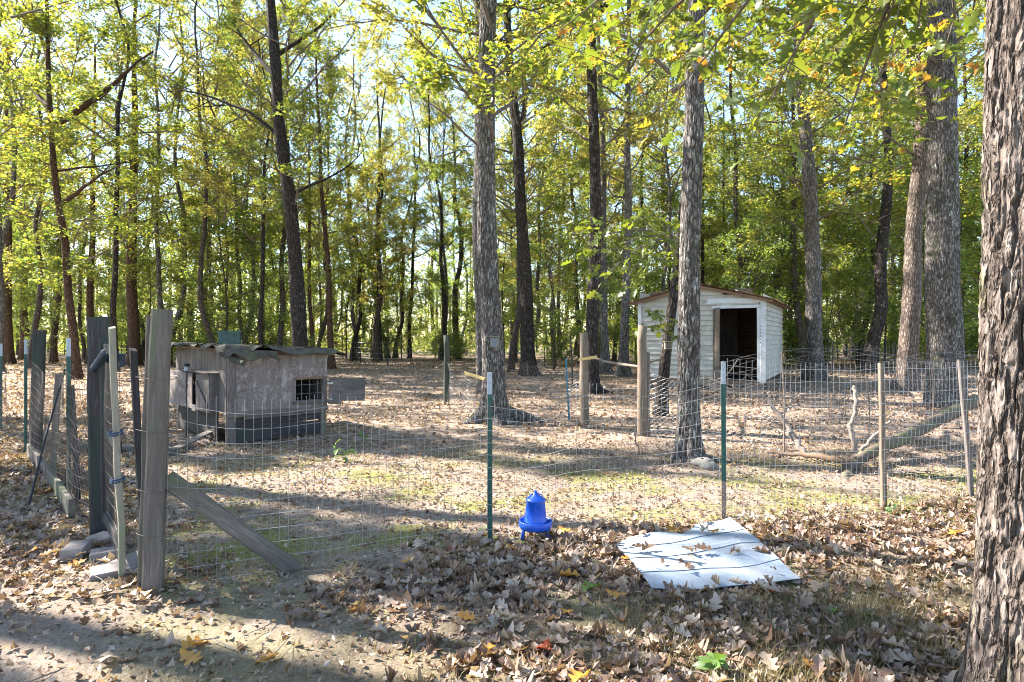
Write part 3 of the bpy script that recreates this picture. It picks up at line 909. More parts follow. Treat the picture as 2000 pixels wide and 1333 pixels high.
# bushes along the back wire
k = 0
for tries in range(3000):
    if k >= 30: break
    px = rb.uniform(-40, 2040)
    edge = 39 if 640 < px < 960 else 28.5
    d = edge + rb.uniform(0, 6)
    x = (px - 1000) * d / F_PX
    B = thing('bush', 'low green bush at the back edge of the clearing', 'bush', (x, d, gzf(x, d)), rb.uniform(0, 6), 'bushes at the back of the clearing')
    s = rb.uniform(0.8, 1.5)
    b = link('foliage', BUSH[k % 3], B); b.matrix_basis = Matrix.Diagonal((s, s, s, 1))
    k += 1

# trees just out of frame whose shade falls across the ground
for i, (x, y, cr, sx, lab, tk) in enumerate([
        (-10.8, 8.25, CROWN_DENSE, (0.44, 0.86), 'sturdy off-side tree shading the gate and turf', 1.9), (-8.2, 7.05, CROWN_DENSE, (0.36, 0.55), 'leafy young tree outside the side fence shading the gate', 0.8),
        (-19.0, 3.6, CT[3], (1.0, 1.0), 'tall tree out beyond the side fence', 1.3), (-16.8, 18.8, CT[1], (1.0, 1.0), 'tall tree past the outer wire', 1.2),
        (-12.6, 13.2, CROWN_DENSE, (0.6, 0.95), 'narrow tree off the side fence shading the hutch', 1.2), (-11.4, 10.7, CROWN_DENSE, (0.45, 0.55), 'young tree beyond the outer wire, close to the corner post', 0.8),
        (-9.6, 5.75, CROWN_DENSE, (0.16, 1.0), 'thick bare-stemmed tree beside the near end of the side fence', 1.7)]):
    T = thing('shade_tree', lab, 'tree', (x, y, gzf(x, y) - 0.03), i * 1.3)
    t = link('trunk', SHARED[i % 5], T); t.matrix_basis = Matrix.Diagonal((tk, tk, sx[1], 1))
    c = link('crown', cr, T); c.matrix_basis = Matrix.Diagonal((sx[0], sx[0], sx[1], 1))


def far_wood():
    r = np.random.default_rng(900)
    mb = MB()
    C = []
    for i in range(260):
        d = r.uniform(62, 110); a = r.uniform(-0.95, 0.95)
        x = a * d; h = r.uniform(9, 19)
        mb.tube([[x, d, -0.2], [x + r.normal(0, 0.3), d, h * 0.5], [x + r.normal(0, 0.8), d, h]], [0.2, 0.14, 0.04], 5, False, 1)
        n = 340
        z = h * (0.01 + 0.99 * r.uniform(0, 1, n) ** 1.7)
        rr = 3.6 * np.sqrt(r.uniform(0, 1, n)) * (0.6 + 0.5 * np.sin(pi * z / h))
        th = r.uniform(0, 6.28, n)
        C.append(np.stack([x + rr * np.cos(th), d + rr * np.sin(th), z], 1))
    C = np.concatenate(C)
    N = len(C)
    V, F = leaf_arrays(C, r.uniform(0.25, 0.55, N), r.normal(0, 0.6, (N, 3)) + [0, 0, 1], r.uniform(0, 6.28, N), RHOMB_V, RHOMB_F, 0, r)
    mb.add(V, None, F, 0)
    N = 16000
    d = r.uniform(52, 68, N); x = r.uniform(-1, 1, N) * d; top = 2.2 + 1.6 * vnoise(x * 0.35, d * 0.2, 0, 61)
    C = np.stack([x, d, np.abs(r.uniform(0, 1, N) ** 1.3 * top)], 1)
    V, F = leaf_arrays(C, r.uniform(0.18, 0.4, N), r.normal(0, 0.6, (N, 3)) + [0, 0, 1], r.uniform(0, 6.28, N), RHOMB_V, RHOMB_F, 0, r)
    mb.add(V, None, F, 2)
    tag(mb.build('far_wood', [M_LEAF_PALE, M_BARK_FAR, M_LEAF_UND]), 'hazy mass of distant trees closing the view through the wood', 'wood', None, 'stuff')


far_wood()


# low sprays of big leaves hanging from the near trees: every leaf its own piece
HANG_T = [lobed_template(OAK_OUT, 0, c, f) for c, f in ((0.25, 0.16), (-0.35, 0.10), (0.1, -0.12), (-0.2, 0.22))]
HANG_MESH = [mesh_from('leaf', v, f, [M_LEAF_HANG], True) for v, f in HANG_T]


def spray(parent, start, tips, n_twig, n_leaf, size, seed, rad=0.02, jitter=0.2):
    r = np.random.default_rng(seed)
    start = np.array(start, float)
    cnt = 0
    for tp in tips:
        tp = np.array(tp, float)
        mb = MB()
        L = np.linalg.norm(tp - start)
        mid = (start + tp) / 2 + [0, 0, 0.10 * L]
        u = np.linspace(0, 1, 9)[:, None]
        pts = (1 - u) ** 2 * start + 2 * u * (1 - u) * mid + u ** 2 * tp + r.normal(0, 0.012, (9, 3)) * np.minimum(1, u * 4)
        mb.tube(pts, np.linspace(rad, 0.004, 9), 6, True)
        places = []
        for k in range(n_twig):
            a = r.uniform(0.35, 1.0) * 8; i = int(min(7, a)); q = pts[i] + (pts[i + 1] - pts[i]) * (a - i)
            d = (tp - start) / L + r.normal(0, 0.75, 3); d[2] = d[2] * 0.55 - 0.05
            d /= np.linalg.norm(d)
            l = r.uniform(0.18, 0.5) * (1 + jitter)
            e = q + d * l
            mb.tube([q, q + d * l * 0.5 + [0, 0, 0.02], e], [0.005, 0.0035, 0.0018], 4, False)
            for m_ in range(n_leaf):
                s = r.uniform(0.25, 1.05)
                places.append((q + (e - q) * s + r.normal(0, 0.02, 3), d))
        br = mb.build('branch', M_TWIG, parent, Matrix())
        inv = wm(br).inverted()
        for (p, d) in places:
            out = d + r.normal(0, 0.7, 3); out[2] = out[2] * 0.5 - 0.35
            out /= np.linalg.norm(out)
            nrm = np.array([0, 0, 1.0]) + r.normal(0, 0.45, 3)
            z = nrm - out * nrm.dot(out); z /= np.linalg.norm(z)
            x = np.cross(out, z)
            s = size * r.uniform(0.65, 1.25)
            M = Matrix(((x[0] * s, out[0] * s, z[0] * s, p[0]), (x[1] * s, out[1] * s, z[1] * s, p[1]), (x[2] * s, out[2] * s, z[2] * s, p[2]), (0, 0, 0, 1)))
            lf = link('leaf', HANG_MESH[r.integers(4)], br)
            lf.matrix_basis = inv @ M
            cnt += 1
    return cnt


spray(near_tree, (1.95, 2.5, 3.9), [P(1105, 60, 4.6), P(1190, 150, 4.4), P(1250, 40, 4.2), P(1330, 170, 4.1), P(1420, 60, 3.9), P(1500, 200, 3.9), P(1640, 280, 4.0), P(1580, 60, 3.6)], 7, 4, 0.135, 1, 0.022)
spray(near_tree, (1.95, 2.5, 3.7), [P(1700, 120, 3.6), P(1790, 60, 3.4), P(1850, 90, 3.7)], 7, 4, 0.13, 2, 0.016)
lean_tree = [o for o in bpy.data.objects if o.get('label', '').startswith('leaning slim trunk')][0]
spray(lean_tree, P(1318, 470, 11.6), [P(1180, 500, 8.6), P(1150, 470, 8.8), P(1215, 560, 8.4), P(1240, 430, 9.0), P(1290, 520, 9.2), P(1185, 540, 8.5)], 9, 5, 0.17, 3, 0.022, 0.7)
spray(lean_tree, P(1292, 640, 11.9), [P(1268, 640, 11.2), P(1315, 645, 11.0), P(1282, 610, 11.1)], 5, 4, 0.17, 4, 0.016, 0.1)



def leaf_mass(parent, boxes, seed):
    """leaves of the same low boughs that hang too thick to pick apart"""
    r = np.random.default_rng(seed)
    pos = []
    for (px, py, d, sx, sy, n) in boxes:
        c = np.array(P(px, py, d))
        for k in range(n // 6):
            q = c + r.normal(0, 1, 3) * [sx, 0.5, sy]
            pos.append(q + r.normal(0, 0.10, (6, 3)))
    pos = np.concatenate(pos); N = len(pos)
    t = lobed_template(OAK_MID, 0, -0.2, 0.14)
    V, F = leaf_arrays(pos, r.uniform(0.075, 0.135, N), r.normal(0, 0.5, (N, 3)) + [0, 0, 1], r.uniform(0, 6.28, N), t[0], t[1], 0.3, r)
    mb = MB(); mb.add(V, F)
    tag(mb.build('leaf_cluster', [M_LEAF_HANG], parent, Matrix(), True), None, None, None, 'stuff')


leaf_mass(near_tree, [(1420, 20, 4.8, 0.55, 0.16, 260), (1250, 110, 5.2, 0.45, 0.3, 170), (1560, 120, 5.0, 0.45, 0.3, 160), (1720, 60, 4.6, 0.4, 0.25, 170), (1130, 20, 5.5, 0.4, 0.3, 90), (1840, 120, 4.6, 0.2, 0.3, 70), (1650, 230, 5.2, 0.25, 0.2, 60)], 5)

# ------------------------------------------------------------------ the shed
def build_shed():
    S = thing('shed', 'small white clapboard shed with rusty roof and open doorway', 'shed', (3.88, 18.7, 0), math.atan2(-0.486, 0.874))
    FW, DP, Z0, Z1, ZP = 3.5, 5.1, 0.30, 2.60, 3.02
    DX0, DX1, DZ = 2.36, 3.36, 2.33

    def slope(x):
        return Z1 + (ZP - Z1) * (1 - abs(x - FW / 2) / (FW / 2))

    def lap(name, a, b, h, out, mat=M_SIDING, cut0=0.0, cut1=0.0):
        """one clapboard from a to b (both at its lower edge); out: outward direction; cut: how much the top edge is shortened at each end"""
        a, b, out = np.array(a, float), np.array(b, float), np.array(out, float)
        u = (b - a) / np.linalg.norm(b - a); up = np.array([0, 0, 1.0])
        n0, n1 = 0.042, 0.008
        n0 += rng.normal(0, 0.003); dz = rng.normal(0, 0.004)
        V = []
        for p, c in ((a, cut0), (b, -cut1)):
            zz = up * (dz + rng.normal(0, 0.003))
            V += [p + zz, p + out * n0 + zz, p + out * n1 + up * h + u * c + zz, p + up * h + u * c + zz]
        Q = np.array([[0, 1, 5, 4], [1, 2, 6, 5], [2, 3, 7, 6], [3, 0, 4, 7], [3, 2, 1, 0], [4, 5, 6, 7]])
        mb = MB(); mb.add(np.array(V), Q)
        return mb.build(name, mat, S, Matrix(), local=True)
    row = 0.142
    n = int((Z1 - Z0) / row)
    for i in range(n):
        z = Z0 + i * row
        lap('siding_board', (0.09, 0, z), (DX0 - 0.19, 0, z), row * 1.06, (0, -1, 0))
        if z > DZ + 0.08:
            lap('siding_board', (DX0 - 0.19, -0.002, z), (FW - 0.09, -0.002, z), row * 1.06, (0, -1, 0))
    # gable rows
    z = Z0 + n * row
    while z < ZP - 0.10:
        t0 = FW / 2 * (z - Z1) / (ZP - Z1) if z > Z1 else 0
        x0, x1 = t0 + 0.02, FW - t0 - 0.02
        c = FW / 2 * row / (ZP - Z1)
        if i > 0 and 2.68 < z < 2.80:      # the gap where a board has come away
            lap('siding_board', (x0, 0, z), (2.45, 0, z), row * 1.06, (0, -1, 0), cut0=min(c, 1.0))
            lap('siding_board', (2.78, 0, z), (x1, 0, z), row * 1.0, (0, -1, 0), cut1=min(c, x1 - 2.8))
        else:
            lap('siding_board', (x0, 0, z), (x1, 0, z), row * 1.06, (0, -1, 0), cut0=min(c, (x1 - x0) * 0.45), cut1=min(c, (x1 - x0) * 0.45))
        z += row
    board('loose_board', (2.60, -0.06, 2.80), (2.95, -0.05, 2.64), 0.09, 0.015, M_SIDING, S, local=True, up=(0, -1, 0))
    for i in range(int((Z1 - Z0) / row) + 1):
        z = Z0 + i * row
        lap('siding_board', (FW, 0.09, z), (FW, DP, z), row * 1.06, (1, 0, 0))
        if i % 2 == 0:
            lap('siding_board', (0, DP, z), (0, 0.09, z), row * 2.1, (-1, 0, 0))
    # corner trims, door frame
    board('corner_trim', (FW + 0.012, -0.035, Z0 - 0.05), (FW + 0.012, -0.035, 2.63), 0.14, 0.05, M_TRIM, S, local=True, up=(0, -1, 0))
    board('corner_trim', (0.02, -0.03, Z0), (0.02, -0.03, 2.60), 0.11, 0.05, M_TRIM, S, local=True, up=(0, -1, 0))
    board('door_jamb', (DX1 + 0.04, -0.025, Z0 - 0.03), (DX1 + 0.04, -0.025, DZ), 0.09, 0.04, M_TRIM, S, local=True, up=(0, -1, 0))
    board('door_jamb', (DX0 - 0.06, -0.05, 0.02), (DX0 - 0.06, -0.05, DZ + 0.02), 0.12, 0.11, M_ROUND, S, local=True, up=(0, -1, 0))
    board('door_jamb', (DX0 - 0.155, -0.03, 0.02), (DX0 - 0.155, -0.03, DZ - 0.02), 0.065, 0.06, M_POST, S, local=True, up=(0, -1, 0))
    board('door_header', (DX0 - 0.2, -0.028, DZ + 0.045), (FW - 0.07, -0.028, DZ + 0.045), 0.09, 0.04, M_TRIM, S, local=True, up=(0, -1, 0))
    board('horizontal_trim', (DX0 - 0.35, -0.036, DZ + 0.21), (FW - 0.06, -0.036, DZ + 0.22), 0.14, 0.02, M_TRIM, S, local=True, up=(0, -1, 0))
    # strip of paler notched board on the corner
    for i in range(6):
        board('notch', (DX1 + 0.085, -0.066, 1.35 + i * 0.09), (DX1 + 0.085, -0.066, 1.38 + i * 0.09), 0.02, 0.012, M_DARKWOOD, S, local=True, up=(0, -1, 0), seg=1)
    # floor, inside walls of planks
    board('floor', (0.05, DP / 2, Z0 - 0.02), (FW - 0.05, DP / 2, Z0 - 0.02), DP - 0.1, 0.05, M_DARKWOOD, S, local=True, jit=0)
    for i in range(16):
        z = Z0 + 0.08 + i * 0.145
        board('inner_plank', (0.06, DP - 0.06, z), (FW - 0.06, DP - 0.06, z), 0.135, 0.02, M_BROWNB, S, local=True, up=(0, -1, 0), seg=1)
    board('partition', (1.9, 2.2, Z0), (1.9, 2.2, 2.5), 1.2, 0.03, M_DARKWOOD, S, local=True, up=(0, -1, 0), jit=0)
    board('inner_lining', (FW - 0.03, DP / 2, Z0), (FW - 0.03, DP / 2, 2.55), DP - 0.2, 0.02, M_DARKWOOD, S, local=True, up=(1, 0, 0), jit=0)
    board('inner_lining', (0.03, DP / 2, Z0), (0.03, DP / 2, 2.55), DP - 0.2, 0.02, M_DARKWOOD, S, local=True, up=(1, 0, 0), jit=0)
    for i in range(9):
        board('stud', (0.2 + i * 0.3, 0.06, Z0), (0.2 + i * 0.3, 0.06, 2.56), 0.04, 0.08, M_BROWNB, S, local=True, up=(0, -1, 0), seg=1) if i < 7 else None
    board('wall_lining', (DX0 / 2, 0.11, Z0), (DX0 / 2, 0.11, 2.5), DX0 - 0.25, 0.012, M_BROWNB, S, local=True, up=(0, -1, 0), jit=0)
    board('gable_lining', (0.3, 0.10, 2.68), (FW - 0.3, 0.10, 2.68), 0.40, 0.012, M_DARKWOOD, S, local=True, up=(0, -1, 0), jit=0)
    mbk = MB()
    mbk.add(np.array([[0.02, DP - 0.02, Z0], [FW - 0.02, DP - 0.02, Z0], [FW - 0.02, DP - 0.02, Z1], [FW / 2, DP - 0.02, ZP], [0.02, DP - 0.02, Z1],
                      [0.02, DP, Z0], [FW - 0.02, DP, Z0], [FW - 0.02, DP, Z1], [FW / 2, DP, ZP], [0.02, DP, Z1]]),
            np.array([[0, 1, 6, 5], [1, 2, 7, 6], [2, 3, 8, 7], [3, 4, 9, 8], [4, 0, 5, 9], [0, 1, 2, 4], [5, 6, 7, 9]]), np.array([[2, 3, 4], [7, 8, 9]]))
    mbk.build('back_wall', M_SIDING, S, Matrix(), local=True)
    # sills and blocks under the floor
    for y in (0.06, DP - 0.1):
        board('sill_beam', (-0.02, y, 0.235), (FW + 0.02, y, 0.235), 0.12, 0.10, M_BROWNB, S, local=True)
    board('skirt_board', (DX0 - 1.0, -0.012, 0.20), (DX0 - 0.2, -0.012, 0.21), 0.17, 0.025, M_BROWNB, S, local=True, up=(0, -1, 0))
    for x in (0.15, 1.1, 2.2, 3.3):
        for y in (0.12, DP - 0.2):
            mb = MB(); mb.box((x, y, 0.09), (0.4, 0.2, 0.19)); mb.build('block', M_CONC, S, Matrix(), local=True)
    # roof: corrugated sheets on rafters
    ov, fo = 0.33, 0.28
    for side in (-1, 1):
        e0 = np.array([FW / 2, 0, ZP + 0.05])
        k = (ZP - Z1) / (FW / 2)
        run = FW / 2 + ov
        for s in range(7):
            y0 = -fo + s * (DP + 2 * fo) / 7; y1 = y0 + (DP + 2 * fo) / 7 + 0.05
            ys = np.linspace(y0, y1, 25)
            xs = np.linspace(0, run, 4)
            lift = 0.012 * (s % 2) + rng.normal(0, 0.006)
            V = []
            for th in (0, -0.006):
                for yy in ys:
                    for xx in xs:
                        sag = -0.03 * (xx / run) ** 2 + rng.normal(0, 0.003)
                        V.append([FW / 2 + side * xx, yy, ZP + 0.05 - k * xx + sag + lift + th + 0.012 * math.sin(yy * 2 * pi / 0.11)])
            V = np.array(V)
            nn, kk = 25, 4
            i_ = np.arange(nn - 1)[:, None] * kk; j_ = np.arange(kk - 1)[None]
            Q = np.stack([i_ + j_, i_ + j_ + 1, i_ + kk + j_ + 1, i_ + kk + j_], -1).reshape(-1, 4)
            mb = MB(); mb.add(V, np.concatenate([Q, Q[:, ::-1] + nn * kk]))
            mb.build('roof_sheet', M_RUST, S, Matrix(), local=True)
        for yy in np.linspace(-0.18, DP + 0.1, 8):
            board('rafter', (FW / 2, yy, ZP - 0.03), (FW / 2 + side * (run - 0.06), yy, ZP - 0.03 - k * (run - 0.06)), 0.04, 0.08, M_BROWNB, S, local=True, seg=1)
    return S


build_shed()
# ramp boards and brush before the shed
board_t = thing('ramp_board', 'weathered plank ramp leaning at the shed skirt', 'plank', (5.15, 16.2, 0))
board('ramp_board', (5.4, 17.25, 0.30), (5.6, 15.9, 0.03), 0.28, 0.03, M_POST, board_t)
rbrush = np.random.default_rng(41)
for i in range(26):
    T = G(1440 + rbrush.normal(0, 45), 772 + rbrush.normal(0, 9))
    mb = MB()
    a = np.array([T[0], T[1], 0.03 + rbrush.uniform(0, 0.35)]); d = np.array([rbrush.normal(0.8, 0.5), rbrush.normal(0, 0.5), rbrush.normal(-0.15, 0.25)])
    L = rbrush.uniform(0.7, 1.8); d /= np.linalg.norm(d)
    u = np.linspace(-0.5, 0.5, 6)[:, None]
    pts = a + d * L * u + rbrush.normal(0, 0.03, (6, 3)) + [0, 0, 0.25] * (0.25 - u ** 2)
    pts[:, 2] = np.maximum(pts[:, 2], 0.02)
    mb.tube(pts, np.linspace(rbrush.uniform(0.010, 0.022), 0.004, 6), 5)
    tag(mb.build('stick', M_STICK), 'bare grey stick in the brush pile before the shed door', 'stick', 'sticks of the brush pile')

# ------------------------------------------------------------------ the hutch
def build_hutch():
    ang = math.atan2(0.697, 0.717)
    S = thing('hutch', 'weathered plywood animal hutch on legs with sagging felt roof', 'hutch', (-3.96, 8.57, gzf(-3.96, 8.57)), ang)
    LX, LY, Z0, Z1 = 1.48, 2.35, 0.43, 1.26
    upf = (0, -1, 0)
    # legs
    for (x, y) in ((0.05, 0.05), (LX - 0.05, 0.05), (0.05, LY - 0.05), (LX - 0.05, LY - 0.05)):
        board('leg', (x, y, -0.03), (x, y, Z0 + 0.05), 0.09, 0.09, M_POST if x > 0.5 else M_PLY, S, local=True)
    # long plywood face with window opening: four pieces round the hole
    wx0, wx1, wz0, wz1 = 0.975, 1.385, 0.56, 0.875

    def panel(name, x0, x1, z0, z1, mat, y=-0.008, t=0.016):
        mb = MB(); mb.box((0, 0, 0), (x1 - x0, t, z1 - z0))
        return mb.build(name, mat, S, Matrix.Translation(((x0 + x1) / 2, y, (z0 + z1) / 2)), local=True)
    panel('plywood_panel', 0.10, wx0, Z0, Z1, M_PLYW)
    panel('plywood_panel', wx0 + 0.001, LX, wz1, Z1, M_PLYW, y=-0.0095)
    panel('plywood_panel', wx0 + 0.001, wx1, Z0, wz0, M_PLYW, y=-0.0090)
    panel('plywood_panel', wx1 + 0.001, LX, Z0, wz1 - 0.001, M_PLY, y=-0.0085)
    board('corner_post', (0.045, -0.012, Z0 - 0.03), (0.045, -0.012, Z1), 0.11, 0.05, M_PLY, S, local=True, up=upf)
    board('window_sill', (wx0 - 0.04, -0.035, wz0 - 0.025), (LX + 0.02, -0.035, wz0 - 0.03), 0.05, 0.05, M_PLY, S, local=True)
    board('bottom_rail', (0.0, -0.03, Z0 + 0.0), (LX, -0.03, Z0 - 0.01), 0.07, 0.03, M_PLY, S, local=True, up=upf)
    board('frame_strip', (wx1 + 0.035, -0.03, wz0 - 0.04), (wx1 + 0.035, -0.03, wz1 + 0.03), 0.05, 0.025, M_PLY, S, local=True, up=upf)
    board('frame_strip', (wx0 - 0.02, -0.026, wz1 + 0.02), (LX, -0.026, wz1 + 0.02), 0.035, 0.02, M_BROWNB, S, local=True, up=upf)
    mb = MB()
    for x in np.linspace(wx0 + 0.09, wx1 - 0.06, 3): mb.tube([[x, -0.02, wz0], [x, -0.02, wz1]], 0.003, 4)
    for z in np.linspace(wz0 + 0.1, wz1 - 0.08, 2): mb.tube([[wx0, -0.02, z], [wx1, -0.02, z]], 0.003, 4)
    tag(mb.build('window_wire', M_WIRE, S, Matrix(), local=True), None, None, None, 'stuff')
    # other walls and floor
    panel('end_wall', 0.0, LX, Z0, Z1, M_PLY, y=LY)
    for i in range(9):
        y0 = 0.02 + i * (LY - 0.04) / 9
        board('wall_plank', (-0.008, y0 + 0.125, Z0 + 0.02), (-0.008, y0 + 0.125, 1.34), 0.245, 0.018, M_PLY, S, local=True, up=(-1, 0, 0))
    for i in range(6):
        board('wall_plank', (LX - 0.01, 0.2 + i * 0.38, Z0), (LX - 0.01, 0.2 + i * 0.38, Z1), 0.37, 0.018, M_PLY, S, local=True, up=(1, 0, 0))
    board('floor', (0.02, LY / 2, Z0 + 0.02), (LX - 0.02, LY / 2, Z0 + 0.02), LY - 0.05, 0.03, M_DARKWOOD, S, local=True, jit=0)
    # skirt boards under the long face
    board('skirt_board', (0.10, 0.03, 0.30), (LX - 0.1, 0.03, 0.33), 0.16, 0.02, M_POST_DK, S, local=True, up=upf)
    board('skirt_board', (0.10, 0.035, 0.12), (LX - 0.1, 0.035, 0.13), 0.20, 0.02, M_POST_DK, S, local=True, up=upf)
    board('skirt_board', (0.2, -0.02, 0.375), (LX - 0.05, -0.012, 0.385), 0.06, 0.02, M_PLY, S, local=True, up=upf)
    board('skirt_board', (0.0, 0.4, 0.24), (0.0, LY - 0.2, 0.24), 0.42, 0.02, M_DARKWOOD, S, local=True, up=(-1, 0, 0))
    # nest box on the side, with a slot
    nx = -0.13
    for (y0, y1) in ((0.35, 0.93), (1.10, 2.30)):
        board('nest_front', (nx, (y0 + y1) / 2, 0.44), (nx, (y0 + y1) / 2, 0.98), y1 - y0, 0.02, M_PLYW if y0 > 1 else M_PLY, S, local=True, up=(-1, 0, 0), seg=2)
    board('nest_front', (nx, 0.93, 0.455), (nx, 1.10, 0.455), 0.09, 0.02, M_PLY, S, local=True, up=(-1, 0, 0), seg=1)
    board('nest_floor', (nx / 2, 0.35, 0.45), (nx / 2, 2.30, 0.45), 0.13, 0.02, M_PLY, S, local=True)
    board('nest_side', (nx / 2, 0.345, 0.45), (nx / 2, 0.345, 0.99), 0.12, 0.02, M_PLY, S, local=True, up=(0, -1, 0))
    board('nest_lid', (nx / 2 - 0.02, 0.30, 1.0), (nx / 2 - 0.02, 1.62, 1.02), 0.20, 0.02, M_PLY, S, local=True)
    board('cross_brace', (nx - 0.02, 0.88, 0.86), (nx - 0.025, 0.42, 0.52), 0.06, 0.02, M_PLY, S, local=True, up=(-1, 0, 0))
    # open door flap
    dM = Matrix.Rotation(math.radians(-40), 4, 'Z')
    hx, hy = LX + 0.02, -0.03
    for (u0, u1, z0, z1, mt) in ((0.0, 0.20, 0.47, 0.885, M_PLY), (0.202, 0.56, 0.52, 0.885, M_PLY)):
        a = dM @ Vector((u0, 0, 0)); b = dM @ Vector((u1, 0, 0))
        zc = (z0 + z1) / 2
        o = board('door_board', (hx + a.x, hy + a.y, zc), (hx + b.x, hy + b.y, zc), z1 - z0, 0.016, mt, S, local=True, up=tuple(dM @ Vector((0, -1, 0))))
        if u0 == 0:
            for zz in (0.55, 0.80):
                board('hinge', (hx - 0.03 + a.x, hy + a.y - 0.014, zz), (hx + a.x * 1 + 0.06 * (dM @ Vector((1, 0, 0))).x, hy - 0.014 + 0.06 * (dM @ Vector((1, 0, 0))).y, zz), 0.03, 0.006, M_WIRE, S, local=True, up=upf, seg=1)
    # roof deck and overlapping strips of felt and shingle with ragged, drooping edges
    def rz(x, y):
        return 1.37 - 0.075 * x / LX + 0.045 * y / LY
    r = np.random.default_rng(8)
    mbd = MB()
    c = [(-0.10, -0.08), (LX + 0.10, -0.08), (LX + 0.10, LY + 0.1), (-0.10, LY + 0.1)]
    mbd.add(np.array([[x, y, rz(x, y) - 0.055] for x, y in c] + [[x, y, rz(x, y) - 0.02] for x, y in c]),
            np.array([[3, 2, 1, 0], [4, 5, 6, 7], [0, 1, 5, 4], [1, 2, 6, 5], [2, 3, 7, 6], [3, 0, 4, 7]]))
    roof = mbd.build('roof', M_BROWNB, S, Matrix(), local=True)
    rows = 7
    for i in range(rows):
        y0 = -0.20 + i * (LY + 0.30) / rows
        for s in range(4):
            x0 = -0.20 + s * (LX + 0.40) / 4; x1 = x0 + (LX + 0.40) / 4 + 0.04
            nx_, ny_ = 9, 7
            xs, ys = np.meshgrid(np.linspace(x0, x1, nx_), np.linspace(y0, y0 + (LY + 0.30) / rows + 0.10, ny_), indexing='ij')
            zz = rz(xs, ys) + 0.006 * (rows - i) + 0.004 * (s % 2) + 0.010 * fbm(xs * 7 + 3 * s, ys * 7, 0, 31 + i, 3) + 0.012 * (1 - (ys - y0) / 0.45)
            over = np.maximum(0, np.maximum(-0.10 - ys, np.maximum(xs - LX - 0.09, -0.09 - xs)))
            zz -= over * (0.55 + 0.6 * vnoise(xs * 5, ys * 5, 0, 66)) 
            ex = np.where(np.arange(ny_)[None, :] == 0, 0.03 * vnoise(xs * 14, ys * 9, 0, 12), 0)
            T_ = np.stack([xs, ys + ex, zz], -1).reshape(-1, 3)
            i_ = np.arange(nx_ - 1)[:, None] * ny_; j_ = np.arange(ny_ - 1)[None]
            Q = np.stack([i_ + j_, i_ + ny_ + j_, i_ + ny_ + j_ + 1, i_ + j_ + 1], -1).reshape(-1, 4)
            B_ = T_ - [0, 0, 0.007]
            mb = MB(); mb.add(np.concatenate([T_, B_]), np.concatenate([Q, Q[:, ::-1] + len(T_)]))
            mb.build('felt_shingle', M_FELT, roof, Matrix(), local=True)
    # loose folded flap and the pole end under the eave
    mb = MB()
    xs, ys = np.meshgrid(np.linspace(-0.14, 0.62, 12), np.linspace(0, 1, 6), indexing='ij')
    z = rz(xs, 0) - 0.02 - 0.05 * ys - 0.10 * ys * np.abs(np.sin(xs * 7.0))
    T_ = np.stack([xs, -0.19 - 0.09 * ys * (0.4 + 0.6 * np.sin(xs * 9) ** 2), z], -1).reshape(-1, 3)
    i_ = np.arange(11)[:, None] * 6; j_ = np.arange(5)[None]
    Q = np.stack([i_ + j_, i_ + 6 + j_, i_ + 7 + j_, i_ + j_ + 1], -1).reshape(-1, 4)
    mb.add(np.concatenate([T_, T_ + [0, 0.006, -0.004]]), np.concatenate([Q, Q[:, ::-1] + len(T_)]))
    mb.build('torn_felt_flap', M_FELT, roof, Matrix(), local=True)
    mb = MB(); mb.tube([[0.0, 0.25, 1.27], [0.02, 0.0, 1.235], [0.05, -0.42, 1.16]], [0.035, 0.035, 0.033], 10)
    mb.build('pole_end', M_ROUNDG, S, Matrix(), local=True, smooth=False)
    return S, rz


HUTCH, hrz = build_hutch()
HM = wm(HUTCH)
# green hollow block on the roof
GB = thing('hollow_block', 'green hollow block sitting on the hutch roof', 'block', tuple(HM @ Vector((0.30, 0.78, hrz(0.3, 0.78) + 0.045))), math.radians(16))
for nm, c, s in (('side', (0, -0.085, 0.1), (0.30, 0.03, 0.2)), ('side', (0, 0.085, 0.1), (0.30, 0.03, 0.2)), ('top', (0, 0, 0.187), (0.30, 0.14, 0.026)), ('bottom', (0, 0, 0.013), (0.30, 0.14, 0.026)), ('end', (-0.137, 0, 0.1), (0.026, 0.14, 0.148)), ('rib', (0, -0.104, 0.165), (0.302, 0.012, 0.022))):
    mb = MB(); mb.box(c, s); mb.build(nm, M_GREENBOX, GB, Matrix(), local=True)
# white-capped stake lamp by the nest box
SL = thing('stake_lamp', 'black stake light with white cap beside the nest box', 'lamp', tuple(HM @ Vector((-0.24, 1.0, 0))))
mb = MB(); mb.tube([[0, 0, 0], [0, 0, 1.02]], 0.012, 8); mb.build('stake', M_BLACK, SL, Matrix(), local=True)
mb = MB(); mb.lathe([(0.0, 1.13), (0.035, 1.125), (0.045, 1.10), (0.045, 1.085), (0.0, 1.08)], 14); mb.build('cap', M_BLACK, SL, Matrix(), local=True)
mb = MB(); mb.lathe([(0.0, 1.08), (0.030, 1.08), (0.030, 1.02), (0.0, 1.018)], 14); mb.build('lens', M_TWHITE, SL, Matrix(), local=True)

